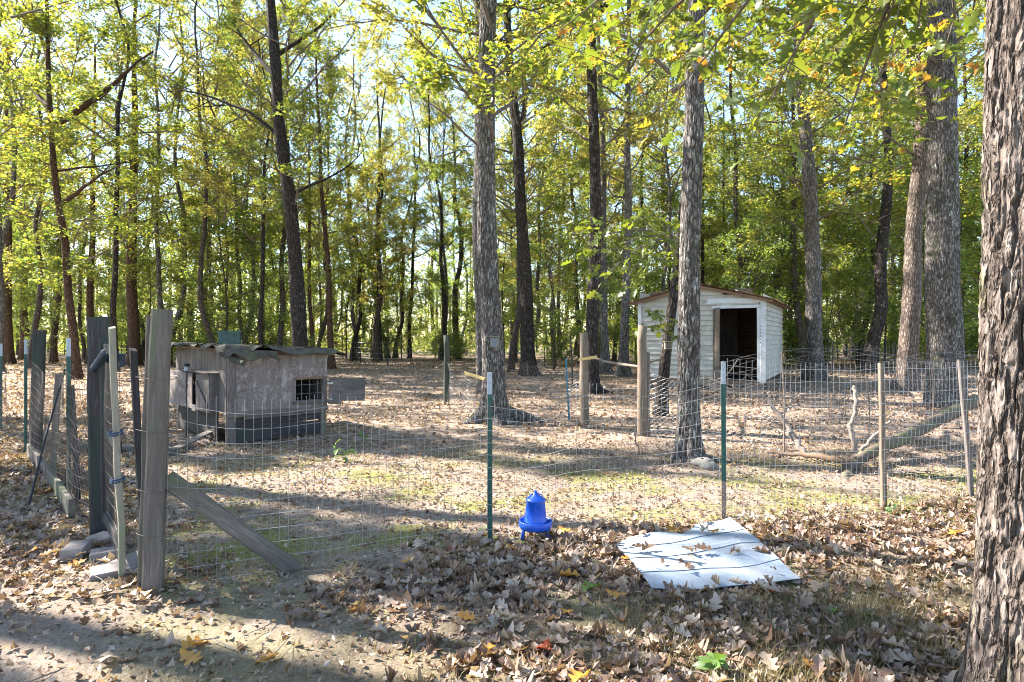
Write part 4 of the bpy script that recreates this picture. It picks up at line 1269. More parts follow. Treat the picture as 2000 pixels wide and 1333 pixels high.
# ------------------------------------------------------------------ fences
def weld(name, line, parent, dv=0.052, dh=0.102, mat=M_WIRE, r=0.0014, seed=0, sag=0.02, z_of=None, wob=0.02):
    """welded wire between posts; line: list of (x, y, top height)"""
    line = np.array(line, float)
    seg = np.linalg.norm(np.diff(line[:, :2], axis=0), axis=1)
    s = np.concatenate([[0], np.cumsum(seg)])
    mb = MB()

    def pt(t, h):
        x = np.interp(t, s, line[:, 0]); y = np.interp(t, s, line[:, 1]); top = np.interp(t, s, line[:, 2])
        k = np.interp(t, s, np.arange(len(s))); fr = k - np.floor(k)
        bow = np.sin(pi * fr) * wob
        off = bow * np.sin(h * 3.0 + 1) + 0.012 * vnoise(t * 2.1, h * 3.0, 0, seed)
        i = np.minimum(np.floor(k).astype(int), len(seg) - 1)
        nx = -(line[i + 1, 1] - line[i, 1]) / seg[i]; ny = (line[i + 1, 0] - line[i, 0]) / seg[i]
        base = gz(x, y)
        z = base + h - sag * np.sin(pi * fr) * (h / np.maximum(top, 0.1)) + 0.008 * vnoise(t * 1.3, h * 2, 3, seed + 2)
        return np.stack([x + nx * off, y + ny * off, z], -1)
    ts = np.arange(0, s[-1], dv)
    topmax = line[:, 2].max()
    for t in ts:
        top = np.interp(t, s, line[:, 2])
        hh = np.linspace(0.0, top, 9)
        mb.tube(pt(np.full(9, t), hh), r, 3, False)
    hs = np.arange(0.02, topmax + 0.001, dh)
    for h in hs:
        tt = np.arange(0, s[-1] + 0.01, dv * 3)
        fr = h / topmax
        mb.tube(pt(tt, fr * np.interp(tt, s, line[:, 2])), r * 1.25, 3, False)
    return tag(mb.build(name, mat, parent, Matrix()), None, None, None, 'stuff')


def netting(name, line, parent, w=0.05, h=0.075, mat=M_WIRE, r=0.0009, seed=0, sag=0.05, wob=0.05):
    line = np.array(line, float)
    seg = np.linalg.norm(np.diff(line[:, :2], axis=0), axis=1)
    s = np.concatenate([[0], np.cumsum(seg)])
    mb = MB()

    def pt(t, hh, k01):
        t = np.clip(t, 0, s[-1])
        x = np.interp(t, s, line[:, 0]); y = np.interp(t, s, line[:, 1]); top = np.interp(t, s, line[:, 2])
        kk = np.interp(t, s, np.arange(len(s))); fr = kk - np.floor(kk)
        sg = sag * np.sin(pi * fr)
        off = wob * vnoise(t * 1.2, hh * 1.5, 0, seed) + wob * 0.3 * vnoise(t * 5, hh * 5, 0, seed + 1)
        return np.stack([x + off * 0.6, y + off, gz(x, y) + hh / 1.0 * (top - sg) + 0.015 * vnoise(t * 3, hh * 3, 5, seed)], -1)
    top = line[:, 2].max()
    nz = int(top / (h / 4))
    zz = np.linspace(0, 1, nz)
    pat = np.array([1, 1, -1, -1])
    for k in range(int(s[-1] / w)):
        sg = 1 if k % 2 == 0 else -1
        off = pat[np.arange(nz) % 4] * sg * w / 2
        mb.tube(pt(k * w + off, zz, None), r, 3, False)
    tt = np.arange(0, s[-1], 0.15)
    for f in (0.0, 0.5, 1.0):
        mb.tube(pt(tt, np.full_like(tt, f), None), r * 1.4, 3, False)
    return tag(mb.build(name, mat, parent, Matrix()), None, None, None, 'stuff')


def t_post(parent, p, top, tip=0.16, lean=(0, 0), face=0.0, mat=M_TGREEN, foot=0.0, tipmat=M_TWHITE):
    """studded steel T-post"""
    x, y = p; z0 = gzf(x, y)
    M = Matrix.Translation((x, y, z0)) @ Matrix.Rotation(face, 4, 'Z')
    sh = Matrix.Identity(4); sh[0][2] = lean[0]; sh[1][2] = lean[1]
    M = Matrix.Translation((x, y, z0)) @ sh @ Matrix.Rotation(face, 4, 'Z')

    def section(a, b, studs=True):
        mb = MB()
        mb.box((0, 0, (a + b) / 2), (0.036, 0.004, b - a))
        mb.box((0, 0.016, (a + b) / 2), (0.004, 0.028, b - a))
        if studs:
            for zz in np.arange(a + 0.03, b, 0.054):
                mb.box((0, -0.006, zz), (0.010, 0.009, 0.016))
        return mb
    po = section(foot, top - tip).build('steel_post', mat, parent, M)
    section(top - tip, top).build('white_tip', tipmat, po, Matrix(), local=True)
    if foot > 0:
        section(-0.25, foot).build('rusty_foot', M_TRUST, po, Matrix(), local=True)
    return po


def rnd_post(name, p, r, h, mat, parent, lean=(0, 0), seed=0):
    x, y = p; z0 = gzf(x, y)
    rr = np.random.default_rng(seed + 300)
    mb = MB()
    zs = np.linspace(-0.2, h, 9)
    pts = [[zz, rr.normal(0, 0.003), rr.normal(0, 0.003)] for zz in zs]
    V, F, T = tube_arrays(np.array(pts), r * (1.06 - 0.10 * (zs / h)) * (1 + rr.normal(0, 0.01, 9)), 14)
    V = V + np.stack([np.zeros(len(V)), 0.004 * vnoise(V[:, 1] * 60, V[:, 2] * 60, V[:, 0] * 2, seed), 0.004 * vnoise(V[:, 1] * 60, V[:, 2] * 60, V[:, 0] * 2, seed + 4)], 1)
    mb.add(V, F, T)
    d = Vector((lean[0], lean[1], 1))
    return mb.build(name, mat, parent, frame_along((x, y, z0), Vector((x, y, z0)) + d, (0, -1, 0)), smooth=True)


# front fence along the near edge of the run
gp = (-2.10, 3.64)
FR = thing('wire_fence', 'welded wire fence on green steel posts along the front of the run', 'fence', (0, 4.4, 0))
T1, T2, K1, K2 = (-0.16, 4.48), (1.69, 4.90), (3.25, 5.37), (4.29, 5.80)
weld('wire_mesh', [(gp[0] + 0.06, gp[1] + 0.0, 1.24), (-1.2, 4.02, 1.14), (T1[0], T1[1] - 0.03, 1.10), (0.5, 4.6, 1.16), (T2[0], T2[1] - 0.03, 1.22)], FR, seed=1, wob=0.05, sag=0.07)
weld('wire_mesh', [(T2[0] + 0.01, T2[1] - 0.03, 1.30), (2.5, 5.12, 1.27), (K1[0], K1[1] - 0.04, 1.30), (K2[0], K2[1] - 0.04, 1.30), (5.6, 6.2, 1.28), (7.4, 6.8, 1.28)], FR, dv=0.055, seed=2, wob=0.03, sag=0.02, r=0.0016)
t_post(FR, T1, 1.246, 0.16, lean=(-0.004, 0), face=0.15)
t_post(FR, T2, 1.275, 0.18, lean=(-0.004, 0.01), face=-0.1, foot=0.32)
board('stake', (K1[0], K1[1], -0.1), (K1[0] - 0.01, K1[1] + 0.02, 1.276), 0.042, 0.040, M_ROUND, FR, up=(0, -1, 0), seg=4)
board('stake', (K2[0] + 0.06, K2[1], -0.1), (K2[0] - 0.06, K2[1], 1.29), 0.042, 0.036, M_PLY, FR, up=(0, -1, 0), seg=4)
# gate post with board alongside and diagonal brace
gz0 = gzf(*gp)
board('gate_post', (gp[0] - 0.035, gp[1], gz0 - 0.1), (gp[0] + 0.015, gp[1] + 0.02, 1.668), 0.105, 0.10, M_POST, FR, up=(0.35, -1, 0), seg=6, jit=0.003)
board('side_board', (gp[0] - 0.107, gp[1] + 0.035, gz0 + 0.0), (gp[0] - 0.062, gp[1] + 0.05, 1.63), 0.05, 0.09, M_POST, FR, up=(0.35, -1, 0), seg=5)
bp = G(578, 1118)
board('brace', (gp[0] + 0.02, gp[1] + 0.04, 0.66), (bp[0], bp[1] + 0.02, 0.0), 0.10, 0.055, M_POST, FR, up=(0.3, -1, 0.2), seg=4)
mb = MB()
for zz in (1.26, 0.95, 0.60, 0.34):
    c = np.array([gp[0] - 0.015, gp[1] + 0.02, zz]); a = np.linspace(0, 2 * pi, 17)
    mb.tube(np.stack([c[0] + 0.115 * np.cos(a), c[1] + 0.085 * np.sin(a), c[2] + 0.01 * np.sin(2 * a)], 1), 0.0018, 4, False)
tag(mb.build('tie_wire', M_WIRE_RUST, FR, Matrix()), None, None, None, 'stuff')

# left fence
LP = (-3.16, 4.74)
LF = thing('side_fence', 'dark posts and slack wire running back from the gate', 'fence', (LP[0], LP[1], 0))
CP = (-6.40, 8.20)
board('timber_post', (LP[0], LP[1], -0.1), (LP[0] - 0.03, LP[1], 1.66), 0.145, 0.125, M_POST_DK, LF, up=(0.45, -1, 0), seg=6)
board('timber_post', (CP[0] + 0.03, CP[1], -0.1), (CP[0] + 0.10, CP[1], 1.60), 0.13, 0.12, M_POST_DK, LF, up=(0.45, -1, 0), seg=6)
t_post(LF, (-4.15, 5.75), 1.49, 0.17, face=0.75)
t_post(LF, (CP[0] - 0.05, CP[1] - 0.05), 1.52, 0.20, face=0.75)
t_post(LF, (-8.15, 9.8), 1.40, 0.2, face=0.5)
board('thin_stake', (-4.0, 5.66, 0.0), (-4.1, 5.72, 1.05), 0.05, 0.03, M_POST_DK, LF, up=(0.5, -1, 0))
board('thin_stake', (-4.75, 6.35, 0.0), (-4.72, 6.4, 1.12), 0.06, 0.03, M_POST, LF, up=(0.5, -1, 0))
weld('wire_mesh', [(LP[0], LP[1] - 0.05, 1.18), (-4.15, 5.70, 1.20), (-5.3, 6.95, 1.08), (CP[0], CP[1] - 0.06, 1.26)], LF, mat=M_WIRE_RUST, seed=5, wob=0.05, sag=0.05, r=0.0014)
weld('wire_mesh', [(CP[0], CP[1] - 0.06, 1.26), (-7.0, 8.5, 1.1), (-8.15, 9.75, 1.15), (-10.5, 12, 1.2)], LF, mat=M_WIRE_RUST, seed=6, wob=0.06, sag=0.08, dh=0.14, dv=0.10, r=0.0014)
for a, b in (((-3.70, 5.16), (-4.75, 6.30)), ((-4.80, 6.38), (-6.10, 7.75))):
    board('ground_board', (a[0], a[1], 0.07), (b[0], b[1], 0.09), 0.15, 0.04, M_POST, LF, up=(0.7, 0.7, 0), seg=4)
RD = thing('iron_rod', 'thin black rod leaning against the side fence', 'rod', (-4.7, 6.0, 0))
mb = MB(); mb.tube([(G(57, 985)[0], G(57, 985)[1], 0.0), P(90, 850, 5.9), P(127, 722, 6.35)], 0.010, 8); mb.build('rod', M_BLACK, RD, Matrix())

# gate leaf, nearly closed and seen on edge
GT = thing('gate', 'narrow wooden gate with wire, standing ajar on edge', 'gate', (LP[0], LP[1], 0))
h0 = np.array([LP[0] + 0.10, LP[1] - 0.12]); h1 = np.array([-2.43, 3.84])
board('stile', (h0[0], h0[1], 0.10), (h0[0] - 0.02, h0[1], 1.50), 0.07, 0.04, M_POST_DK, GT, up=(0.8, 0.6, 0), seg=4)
board('stile', (h1[0] - 0.01, h1[1] + 0.01, 0.03), (h1[0] - 0.135, h1[1] + 0.10, 1.565), 0.075, 0.036, M_LATH, GT, up=(0.8, 0.6, 0), seg=5, jit=0.004)
board('stile', (h1[0] + 0.0, h1[1] + 0.22, 0.10), (h1[0] - 0.11, h1[1] + 0.28, 1.42), 0.09, 0.04, M_POST_DK, GT, up=(0.8, 0.6, 0), seg=4)
for zz in (0.16, 0.80, 1.42):
    f = (zz - 0.03) / 1.53
    board('rail', (h0[0], h0[1], zz), (h1[0] - 0.125 * f - 0.01, h1[1] + 0.09 * f + 0.03, zz), 0.07, 0.03, M_POST_DK, GT, up=(0.8, 0.6, 0), seg=3)
weld('gate_wire', [(h0[0], h0[1], 1.35), (h1[0] - 0.06, h1[1] + 0.06, 1.35)], GT, mat=M_WIRE_RUST, seed=9, wob=0.01)
board('latch_block', (LP[0] + 0.10, LP[1] - 0.10, 1.33), (LP[0] + 0.22, LP[1] - 0.10, 1.33), 0.10, 0.06, M_STRAP, GT, up=(0, -1, 0), seg=2)
mb = MB(); mb.tube([P(212, 688, 4.45), P(205, 690, 4.52), P(196, 703, 4.55), P(183, 720, 4.6), P(181, 727, 4.6)], [0.028, 0.032, 0.028, 0.026, 0.020], 8); mb.build('strap', M_STRAP, GT, Matrix(), smooth=True)
mb = MB()
for zz, dd in ((0.89, 0), (0.60, 0.02)):
    f = (zz - 0.03) / 1.53
    c = np.array([h1[0] - 0.01 - 0.125 * f, h1[1] + 0.09 * f, zz]); a = np.linspace(0, 2 * pi, 13)
    for q in range(2):
        mb.tube(np.stack([c[0] + 0.032 * np.cos(a), c[1] + 0.05 * np.sin(a), c[2] + 0.015 * q + 0.006 * np.sin(a)], 1), 0.005, 5, False)
mb.build('blue_tie', mat_plain('blue_cord', (0.02, 0.06, 0.14), 0.7), GT, Matrix())

# threshold pavers at the gate
for i, (px, py, sx, sy, rz_, zt) in enumerate([(150, 1082, 0.135, 0.20, 0.3, 0.05), (203, 1058, 0.17, 0.15, -0.2, 0.03), (212, 1085, 0.20, 0.14, 0.5, 0.02), (222, 1120, 0.24, 0.16, 0.6, 0.015), (262, 1100, 0.16, 0.30, -0.1, 0.02)]):
    x, y = G(px, py)
    mb = MB()
    a, b, c = sx / 2, sy / 2, 0.055
    ring = np.array([[-a, -b], [a, -b], [a, b], [-a, b]]) * (1 + rng.normal(0, 0.03, (4, 2)))
    e = 0.93
    V = np.concatenate([np.c_[ring, np.full(4, -0.03)], np.c_[ring, np.full(4, c - 0.01)], np.c_[ring * e, np.full(4, c) + rng.normal(0, 0.002, 4)]])
    j = np.arange(4); j2 = (j + 1) % 4
    Q = np.concatenate([np.stack([j, j2, 4 + j2, 4 + j], 1), np.stack([4 + j, 4 + j2, 8 + j2, 8 + j], 1), [[8, 9, 10, 11]]])
    mb.add(V, Q)
    o = mb.build('paver', M_PAVER, None, Matrix.Translation((x, y, gzf(x, y) + zt - 0.02)) @ Matrix.Rotation(rz_, 4, 'Z') @ Matrix.Rotation(rng.normal(0, 0.03), 4, 'X'))
    tag(o, ['tilted thick paver lying farthest out from the gate', 'flat paver tucked against the dark timber post', 'narrow paver between the gate foot and timber post', 'broad paver under the gate foot', 'long paver between gate foot and green-stained post'][i], 'paver', 'pavers at the gate threshold')

# planks lying by the hutch
PK = thing('loose_plank', 'grey plank lying on the ground beside the hutch', 'plank', (*G(375, 870), 0))
a, b = G(345, 885), G(412, 858)
board('plank', (a[0], a[1], 0.06), (b[0], b[1], 0.12), 0.12, 0.025, M_PLY, PK)
PK2 = thing('edging_timber', 'low timber edging on the ground between gate and hutch', 'timber', (*G(230, 895), 0))
a, b = G(190, 880), G(300, 905)
board('timber', (G(150, 880)[0], G(150, 880)[1], 0.06), (G(400, 905)[0] - 0.6, G(400, 905)[1] + 0.5, 0.05), 0.10, 0.09, M_POST, PK2)

# inner run of hexagonal netting on round posts
IN = thing('netting_fence', 'sagging hexagonal netting on round wooden posts inside the run', 'fence', (1.2, 10.7, 0))
PA, PB, PC = G(872, 790), G(1142, 826), G(1254, 850)
rnd_post('round_post', PA, 0.062, 1.56, M_ROUNDG, IN, (0, 0), 1)
rnd_post('round_post', PB, 0.075, 1.62, M_ROUND, IN, (-0.01, 0), 2)
rnd_post('round_post', PC, 0.072, 1.70, M_ROUND, IN, (0.0, 0), 3)
board('side_stake', (PC[0] + 0.10, PC[1] + 0.03, 0), (PC[0] + 0.10, PC[1] + 0.03, 1.28), 0.05, 0.04, M_ROUND, IN, up=(0, -1, 0))
PT = (1.06, 11.4)
t_post(IN, PT, 1.14, 0.0001, lean=(-0.10, 0.02), face=0.2, mat=M_TBLUE)
board('yellow_lath', P(1130, 703, 10.58), P(1166, 697, 10.5), 0.05, 0.02, M_FRESH, IN, up=(0, -1, 0), seg=2)
mb = MB(); mb.tube([P(1163, 700, 10.7), P(1185, 707, 10.4), P(1215, 712, 10.0), P(1246, 716, 9.55)], [0.018, 0.02, 0.022, 0.018], 8); mb.build('pole', M_STICK, IN, Matrix())
mb = MB(); mb.tube([P(1262, 712, 9.6), P(1278, 705, 10.6), P(1290, 702, 11.6)], [0.016, 0.02, 0.03], 8); mb.build('pole', M_STICK_DK, IN, Matrix())
netting('netting', [(0.2, 11.0, 1.05), (0.55, 11.3, 1.12), (1.06, 11.35, 0.95), (PB[0], PB[1] + 0.1, 1.05)], IN, seed=3, wob=0.10, sag=0.12)
netting('netting', [(0.05, 11.2, 1.10), (0.3, 12.6, 1.05), (0.9, 13.6, 1.0)], IN, mat=M_WIRE_RUST, seed=4, wob=0.08, sag=0.1)
netting('netting', [(PA[0], PA[1], 1.0), (-1.0, 12.6, 0.8), (-0.5, 11.0, 0.9)], IN, seed=7, wob=0.1, sag=0.2)
mb = MB(); mb.tube([P(1075, 779, 10.9), P(1095, 777, 10.9), P(1135, 774, 10.6)], [0.014, 0.018, 0.014], 7); mb.build('rail_stick', M_STICK, IN, Matrix())
LW = thing('yellow_lath', 'short yellow lath hanging beside the box oak', 'lath', P(932, 737, 10.2)[:2] + (0,))
board('lath', P(908, 729, 10.3), P(946, 741, 10.0), 0.05, 0.02, M_FRESH, LW, up=(0, -1, 0), seg=2)

# netting before the shed and on to the right
RN = thing('netting_fence', 'slack hexagonal netting on rusty rods before the shed', 'fence', (4.5, 8.8, 0))
netting('netting', [(PC[0] + 0.05, PC[1], 1.08), (2.5, 8.6, 1.0), (3.45, 8.1, 0.98), (5.0, 8.9, 0.92), (6.8, 10.0, 1.08), (8.2, 10.2, 1.1)], RN, seed=5, wob=0.12, sag=0.14)
for (x, y, h) in ((3.45, 7.8, 1.32), (6.85, 10.0, 1.25), (5.2, 8.95, 0.95)):
    mb = MB(); mb.tube([[x, y, -0.1], [x + 0.01, y, h * 0.5], [x - 0.02, y + 0.02, h]], 0.011, 7); mb.build('iron_rod', M_TRUST, RN, Matrix())
mb = MB()
r3 = np.random.default_rng(6)
for i in range(7):
    t = np.linspace(0, 1, 30)
    mb.tube(np.stack([2.6 + 5.6 * t, 8.5 + 1.7 * t, 1.05 + 0.12 * np.sin(t * 9 + i) + 0.08 * r3.normal(0, 0.5) + 0.03 * i * np.sin(t * 3)], 1), 0.0016, 3, False)
tag(mb.build('loose_wire', M_WIRE, RN, Matrix()), None, None, None, 'stuff')

# far wire on thin posts at the back of the clearing
BK = thing('back_fence', 'thin-posted wire fence at the back edge of the clearing', 'fence', (-6, 33, 0))
bpx = [(560, 31), (704, 36), (757, 33), (802, 35), (880, 36), (1010, 35), (1064, 32), (1118, 20)]
for px, d in bpx:
    x = (px - 1000) * d / F_PX
    mb = MB(); mb.tube([[x, d, -0.1], [x + rng.normal(0, 0.02), d, 0.8], [x + rng.normal(0, 0.05), d, 1.55]], 0.035 if px % 2 else 0.025, 7); mb.build('thin_post', M_POST_DK, BK, Matrix())
weld('wire_mesh', [((px - 1000) * d / F_PX, d, 1.3) for px, d in bpx[:7]], BK, dv=0.3, dh=0.3, r=0.003, seed=14)
BR = thing('back_fence', 'far wire fence on thin posts beyond the thickest oak', 'fence', (14, 25, 0))
for px, d in ((1625, 25), (1880, 24), (1745, 25.5)):
    x = (px - 1000) * d / F_PX
    mb = MB(); mb.tube([[x, d, -0.1], [x, d, 0.7], [x + 0.03, d, 1.35]], 0.028, 7); mb.build('thin_post', M_POST_DK, BR, Matrix())
weld('wire_mesh', [((px - 1000) * d / F_PX, d, 1.2) for px, d in ((1540, 24), (1625, 25), (1745, 25.5), (1880, 24))], BR, dv=0.15, dh=0.15, r=0.002, seed=15)

# boxes on trunks
def trunk_box(label, c, w, h, d_, screen):
    B = thing('trunk_box', label, 'box', c)
    for nm, cc, s, mt in (('back', (0, d_ / 2, 0), (w, 0.012, h), M_POST), ('side', (-w / 2 + 0.007, 0, 0), (0.014, d_ - 0.015, h - 0.03), M_LATH), ('side', (w / 2 - 0.007, 0, 0), (0.014, d_ - 0.015, h - 0.03), M_LATH),
                          ('lid', (0, -0.012, h / 2), (w + 0.03, d_ + 0.04, 0.014), M_LATH), ('bottom', (0, -0.004, -h / 2 + 0.008), (w + 0.01, d_ + 0.01, 0.016), M_LATH), ('front', (0, -d_ / 2 + 0.012, 0), (w - 0.03, 0.010, h - 0.034), screen)):
        mb = MB(); mb.box(cc, s); mb.build(nm, mt, B, Matrix(), local=True)


trunk_box('small wooden box with grey front nailed to the oak with roots', P(966, 668, 10.78 - 0.30), 0.145, 0.17, 0.09, M_GLASSY)
trunk_box('small grey box on the leaning slim trunk before the shed', P(1305, 675, 11.72), 0.13, 0.14, 0.10, M_POST)

# ------------------------------------------------------------------ blue feeder
def build_feeder():
    x, y = G(1046, 1052)
    Fd = thing('poultry_feeder', 'bright blue plastic poultry feeder standing by the front fence', 'feeder', (x, y, gzf(x, y) + 0.005), 0.3)
    mb = MB(); mb.lathe([(0.050, 0.075), (0.115, 0.075), (0.124, 0.090), (0.126, 0.130), (0.120, 0.136), (0.114, 0.130), (0.110, 0.098), (0.05, 0.092)], 40)
    tray = mb.build('tray', M_BLUE, Fd, Matrix(), True, True)
    for i in range(16):
        a = i * 2 * pi / 16
        mb = MB(); mb.box((0, 0, 0), (0.036, 0.006, 0.030)); mb.build('divider', M_BLUE, tray, Matrix.Rotation(a, 4, 'Z') @ Matrix.Translation((0.098, 0, 0.114)), local=True)
    mb = MB(); mb.lathe([(0.078, 0.090), (0.084, 0.110), (0.086, 0.125), (0.083, 0.130), (0.070, 0.275), (0.073, 0.278), (0.073, 0.284), (0.066, 0.286)], 40)
    mb.build('hopper', M_BLUE, Fd, Matrix(), True, True)
    mb = MB(); mb.lathe([(0.075, 0.282), (0.075, 0.290), (0.060, 0.298), (0.032, 0.318), (0.018, 0.330), (0.012, 0.345), (0.006, 0.358), (0.0005, 0.360)], 32)
    lid = mb.build('lid', M_BLUE, Fd, Matrix(), True, True)
    mb = MB(); t = np.linspace(0, pi, 11)
    mb.tube(np.stack([0.060 * np.cos(t), 0 * t, 0.296 + 0.036 * np.sin(t)], 1), 0.004, 6); mb.build('handle', M_BLUE, lid, Matrix(), True, True)
    for i in range(3):
        a = i * 2 * pi / 3 - 0.9
        mb = MB()
        V, Fq, Tt = tube_arrays([[0.098, 0, 0.085], [0.104, 0, 0.045], [0.112, 0, 0.0]], [0.013, 0.013, 0.017], 8)
        mb.add(V, Fq, Tt); mb.build('leg', M_BLUE, Fd, Matrix.Rotation(a, 4, 'Z'), True, True)


build_feeder()

# ------------------------------------------------------------------ white siding sheet on the ground
def build_sheet():
    S = thing('siding_sheet', 'white ribbed vinyl siding sheet lying flat, strewn with leaves', 'sheet', (1.2, 4.1, 0))
    A, B, C, D = (np.array(G(1195, 1068)), np.array(G(1425, 1031)), np.array(G(1562, 1148)), np.array(G(1272, 1171)))
    n = 4
    for i in range(n):
        v0, v1 = i / n, (i + 1) / n + 0.012
        nx, ny = 14, 6
        u = np.linspace(0, 1, nx)[:, None]; v = np.linspace(v0, v1, ny)[None]
        xs = (A[0] * (1 - u) + B[0] * u) * (1 - v) + (D[0] * (1 - u) + C[0] * u) * v
        ys = (A[1] * (1 - u) + B[1] * u) * (1 - v) + (D[1] * (1 - u) + C[1] * u) * v
        f = (v - v0) / (v1 - v0)
        if i == 0:
            ys = ys - (1 - f) * 0.16 * np.clip(vnoise(u * 5.5, u * 0, 0, 19) + 0.25, 0, 1)
        zz = 0.045 + gz(xs, ys) + 0.003 * f ** 1.5 + 0.022 * vnoise(xs * 2.6, ys * 2.6, 0, 77) + 0.006 * vnoise(xs * 9, ys * 9, 0, 78) + 0.014 * np.maximum(0, u - 0.75) * 2 - 0.002 * i + 0 * xs
        T_ = np.stack([xs, ys, zz], -1).reshape(-1, 3)
        lip = np.stack([xs[:, -1], ys[:, -1] + 0.002, zz[:, -1] - 0.003], -1)
        i_ = np.arange(nx - 1)[:, None] * ny; j_ = np.arange(ny - 1)[None]
        Q = np.stack([i_ + j_, i_ + j_ + 1, i_ + ny + j_ + 1, i_ + ny + j_], -1).reshape(-1, 4)
        mb = MB()
        mb.add(np.concatenate([T_, T_ - [0, 0, 0.003]]), np.concatenate([Q, Q[:, ::-1] + len(T_)]))
        k = np.arange(nx - 1)
        mb.add(np.concatenate([T_.reshape(nx, ny, 3)[:, -1], lip]), np.stack([k, k + 1, nx + k + 1, nx + k], 1))
        mb.build('strip', M_PANEL, S, Matrix())
    return A, B, C, D


SHEET = build_sheet()

# ------------------------------------------------------------------ fallen limbs
def limb(label, pieces, mat, cat='branch', name='fallen_branch'):
    p0 = pieces[0][0][0]
    T = thing(name, label, cat, (p0[0], p0[1], 0))
    for i, (pts, r0, r1) in enumerate(pieces):
        pts = np.array(pts, float)
        # resample with a little wander
        s = np.linspace(0, len(pts) - 1, 6 * (len(pts) - 1) + 1)
        q = np.stack([np.interp(s, np.arange(len(pts)), pts[:, a]) for a in range(3)], 1)
        rr = np.random.default_rng(i + len(label))
        wander = rr.normal(0, 0.010, q.shape); wander[0] = 0
        q = q + wander
        rad = np.linspace(r0, r1, len(q)) * (1 + rr.normal(0, 0.06, len(q)))
        mb = MB(); mb.tube(q, rad, 9)
        mb.build('stem' if i == 0 else 'side_branch', mat[i % len(mat)], T, Matrix(), True)


limb('long fallen limb slanting down from the thickest oak, with bare forks', [
    ([P(1905, 782, 8.6), P(1800, 838, 7.9), P(1700, 885, 7.2), P(1655, 915, 6.9)], 0.085, 0.06),
    ([P(1672, 885, 7.0), P(1662, 830, 7.0), P(1672, 790, 7.0), P(1670, 752, 7.05)], 0.030, 0.022),
    ([P(1682, 880, 7.05), P(1715, 845, 7.0), P(1738, 822, 6.95)], 0.024, 0.012),
    ([P(1665, 905, 6.95), P(1630, 898, 7.1), P(1570, 888, 7.4), P(1500, 884, 7.7)], 0.05, 0.02),
    ([P(1655, 915, 6.9), P(1652, 940, 6.45), P(1660, 968, 6.0), P(1700, 985, 5.75)], 0.05, 0.022)], [M_STICK_DK, M_STICK, M_STICK, M_BROWNB, M_STICK_DK])
limb('pale broken limb propped in the netting before the shed', [
    ([P(1480, 768, 8.3), P(1522, 808, 8.0), P(1545, 850, 7.8), P(1578, 893, 7.6)], 0.022, 0.040),
    ([P(1524, 810, 8.0), P(1535, 800, 8.1), P(1560, 790, 8.2)], 0.012, 0.006)], [M_STICK])
limb('thin dead stick standing beside the taller gateway post', [([(*G(1246, 890), 0), P(1243, 860, 7.85), P(1238, 822, 7.9)], 0.010, 0.006)], [M_STICK_DK])
limb('dry twig with side shoots on the ground by the stakes', [
    ([(*G(1440, 925), 0.02), P(1462, 932, 6.5), P(1480, 915, 6.6)], 0.010, 0.005),
    ([P(1450, 932, 6.55), P(1437, 915, 6.6)], 0.006, 0.003)], [M_STICK_DK])
for i, (px, py) in enumerate([(1372, 905), (1385, 912)]):
    x, y = G(px, py + 6)
    mb = MB()
    V = np.array([[math.cos(a) * math.cos(b), math.sin(a) * math.cos(b), math.sin(b)] for b in np.linspace(-1.2, 1.4, 7) for a in np.linspace(0, 2 * pi, 12, endpoint=False)])
    V = V * np.array([0.13 - 0.03 * i, 0.10, 0.07]) * (1 + 0.25 * vnoise(V[:, 0] * 2 + i * 9, V[:, 1] * 2, V[:, 2] * 2, 55))[:, None]
    j = np.arange(12); j2 = (j + 1) % 12
    Q = np.concatenate([np.stack([k_ * 12 + j, k_ * 12 + j2, (k_ + 1) * 12 + j2, (k_ + 1) * 12 + j], 1) for k_ in range(6)])
    mb.add(V, Q)
    tag(mb.build('stone', M_CONC, None, Matrix.Translation((x, y, 0.03)), True), ['rounded grey stone against the lichen-spotted trunk foot', 'smaller stone next to the rounded one at the trunk foot'][i], 'stone')

# ------------------------------------------------------------------ leaf litter, twigs, grass, weeds
def visible(x, y, m=0.06):
    return np.abs(x) < y * (0.8333 + m) + 0.2


def litter_density(x, y):
    """relative cover of dead leaves: drifts along the fence and the back, thin on the trodden earth"""
    n = fbm(x * 0.9, y * 0.9, 0, 201, 3) * 0.5 + 0.5
    n2 = fbm(x * 3.0, y * 3.0, 0, 205, 2) * 0.5 + 0.5
    d = np.clip(0.20 + 1.3 * (n - 0.42), 0.04, 1) * (0.45 + 0.9 * n2)
    # fence line
    yl = np.interp(x, [-2.1, -0.16, 1.69, 3.25, 4.29, 8], [3.6, 4.45, 4.85, 5.3, 5.75, 7])
    drift = np.exp(-((y - yl + 0.45) / 0.40) ** 2) * np.clip((x + 1.3) / 1.2, 0, 1)
    d = d + 1.25 * drift * (0.4 + n2)
    front = np.clip((yl - 0.2 - y) / 0.8, 0, 1) * np.clip((x + 1.6) / 1.6, 0.12, 1)
    d = d + 0.8 * front * (n2 + 0.3)
    left = np.clip((-x - 0.62 * y + 0.4) / 0.8, 0, 1) * np.clip((y - 3.9) / 1.0, 0, 1)
    d = d + 0.75 * left
    far = np.clip((y - 7.0) / 4.0, 0, 1)
    d = d * (1 - 0.45 * far) + far * 0.65
    bare = np.clip(1 - (((x + 1.9) / 1.6) ** 2 + ((y - 2.75) / 0.75) ** 2), 0, 1)
    return np.clip(d * (1 - 0.93 * np.minimum(1, bare * 3)), 0.02, 1.7)


def on_sheet(x, y):
    A, B, C, D = SHEET
    ins = np.ones_like(x, bool)
    P4 = [A, B, C, D]
    for i in range(4):
        a, b = P4[i], P4[(i + 1) % 4]
        ins &= ((b[0] - a[0]) * (y - a[1]) - (b[1] - a[1]) * (x - a[0])) < 0
    return ins


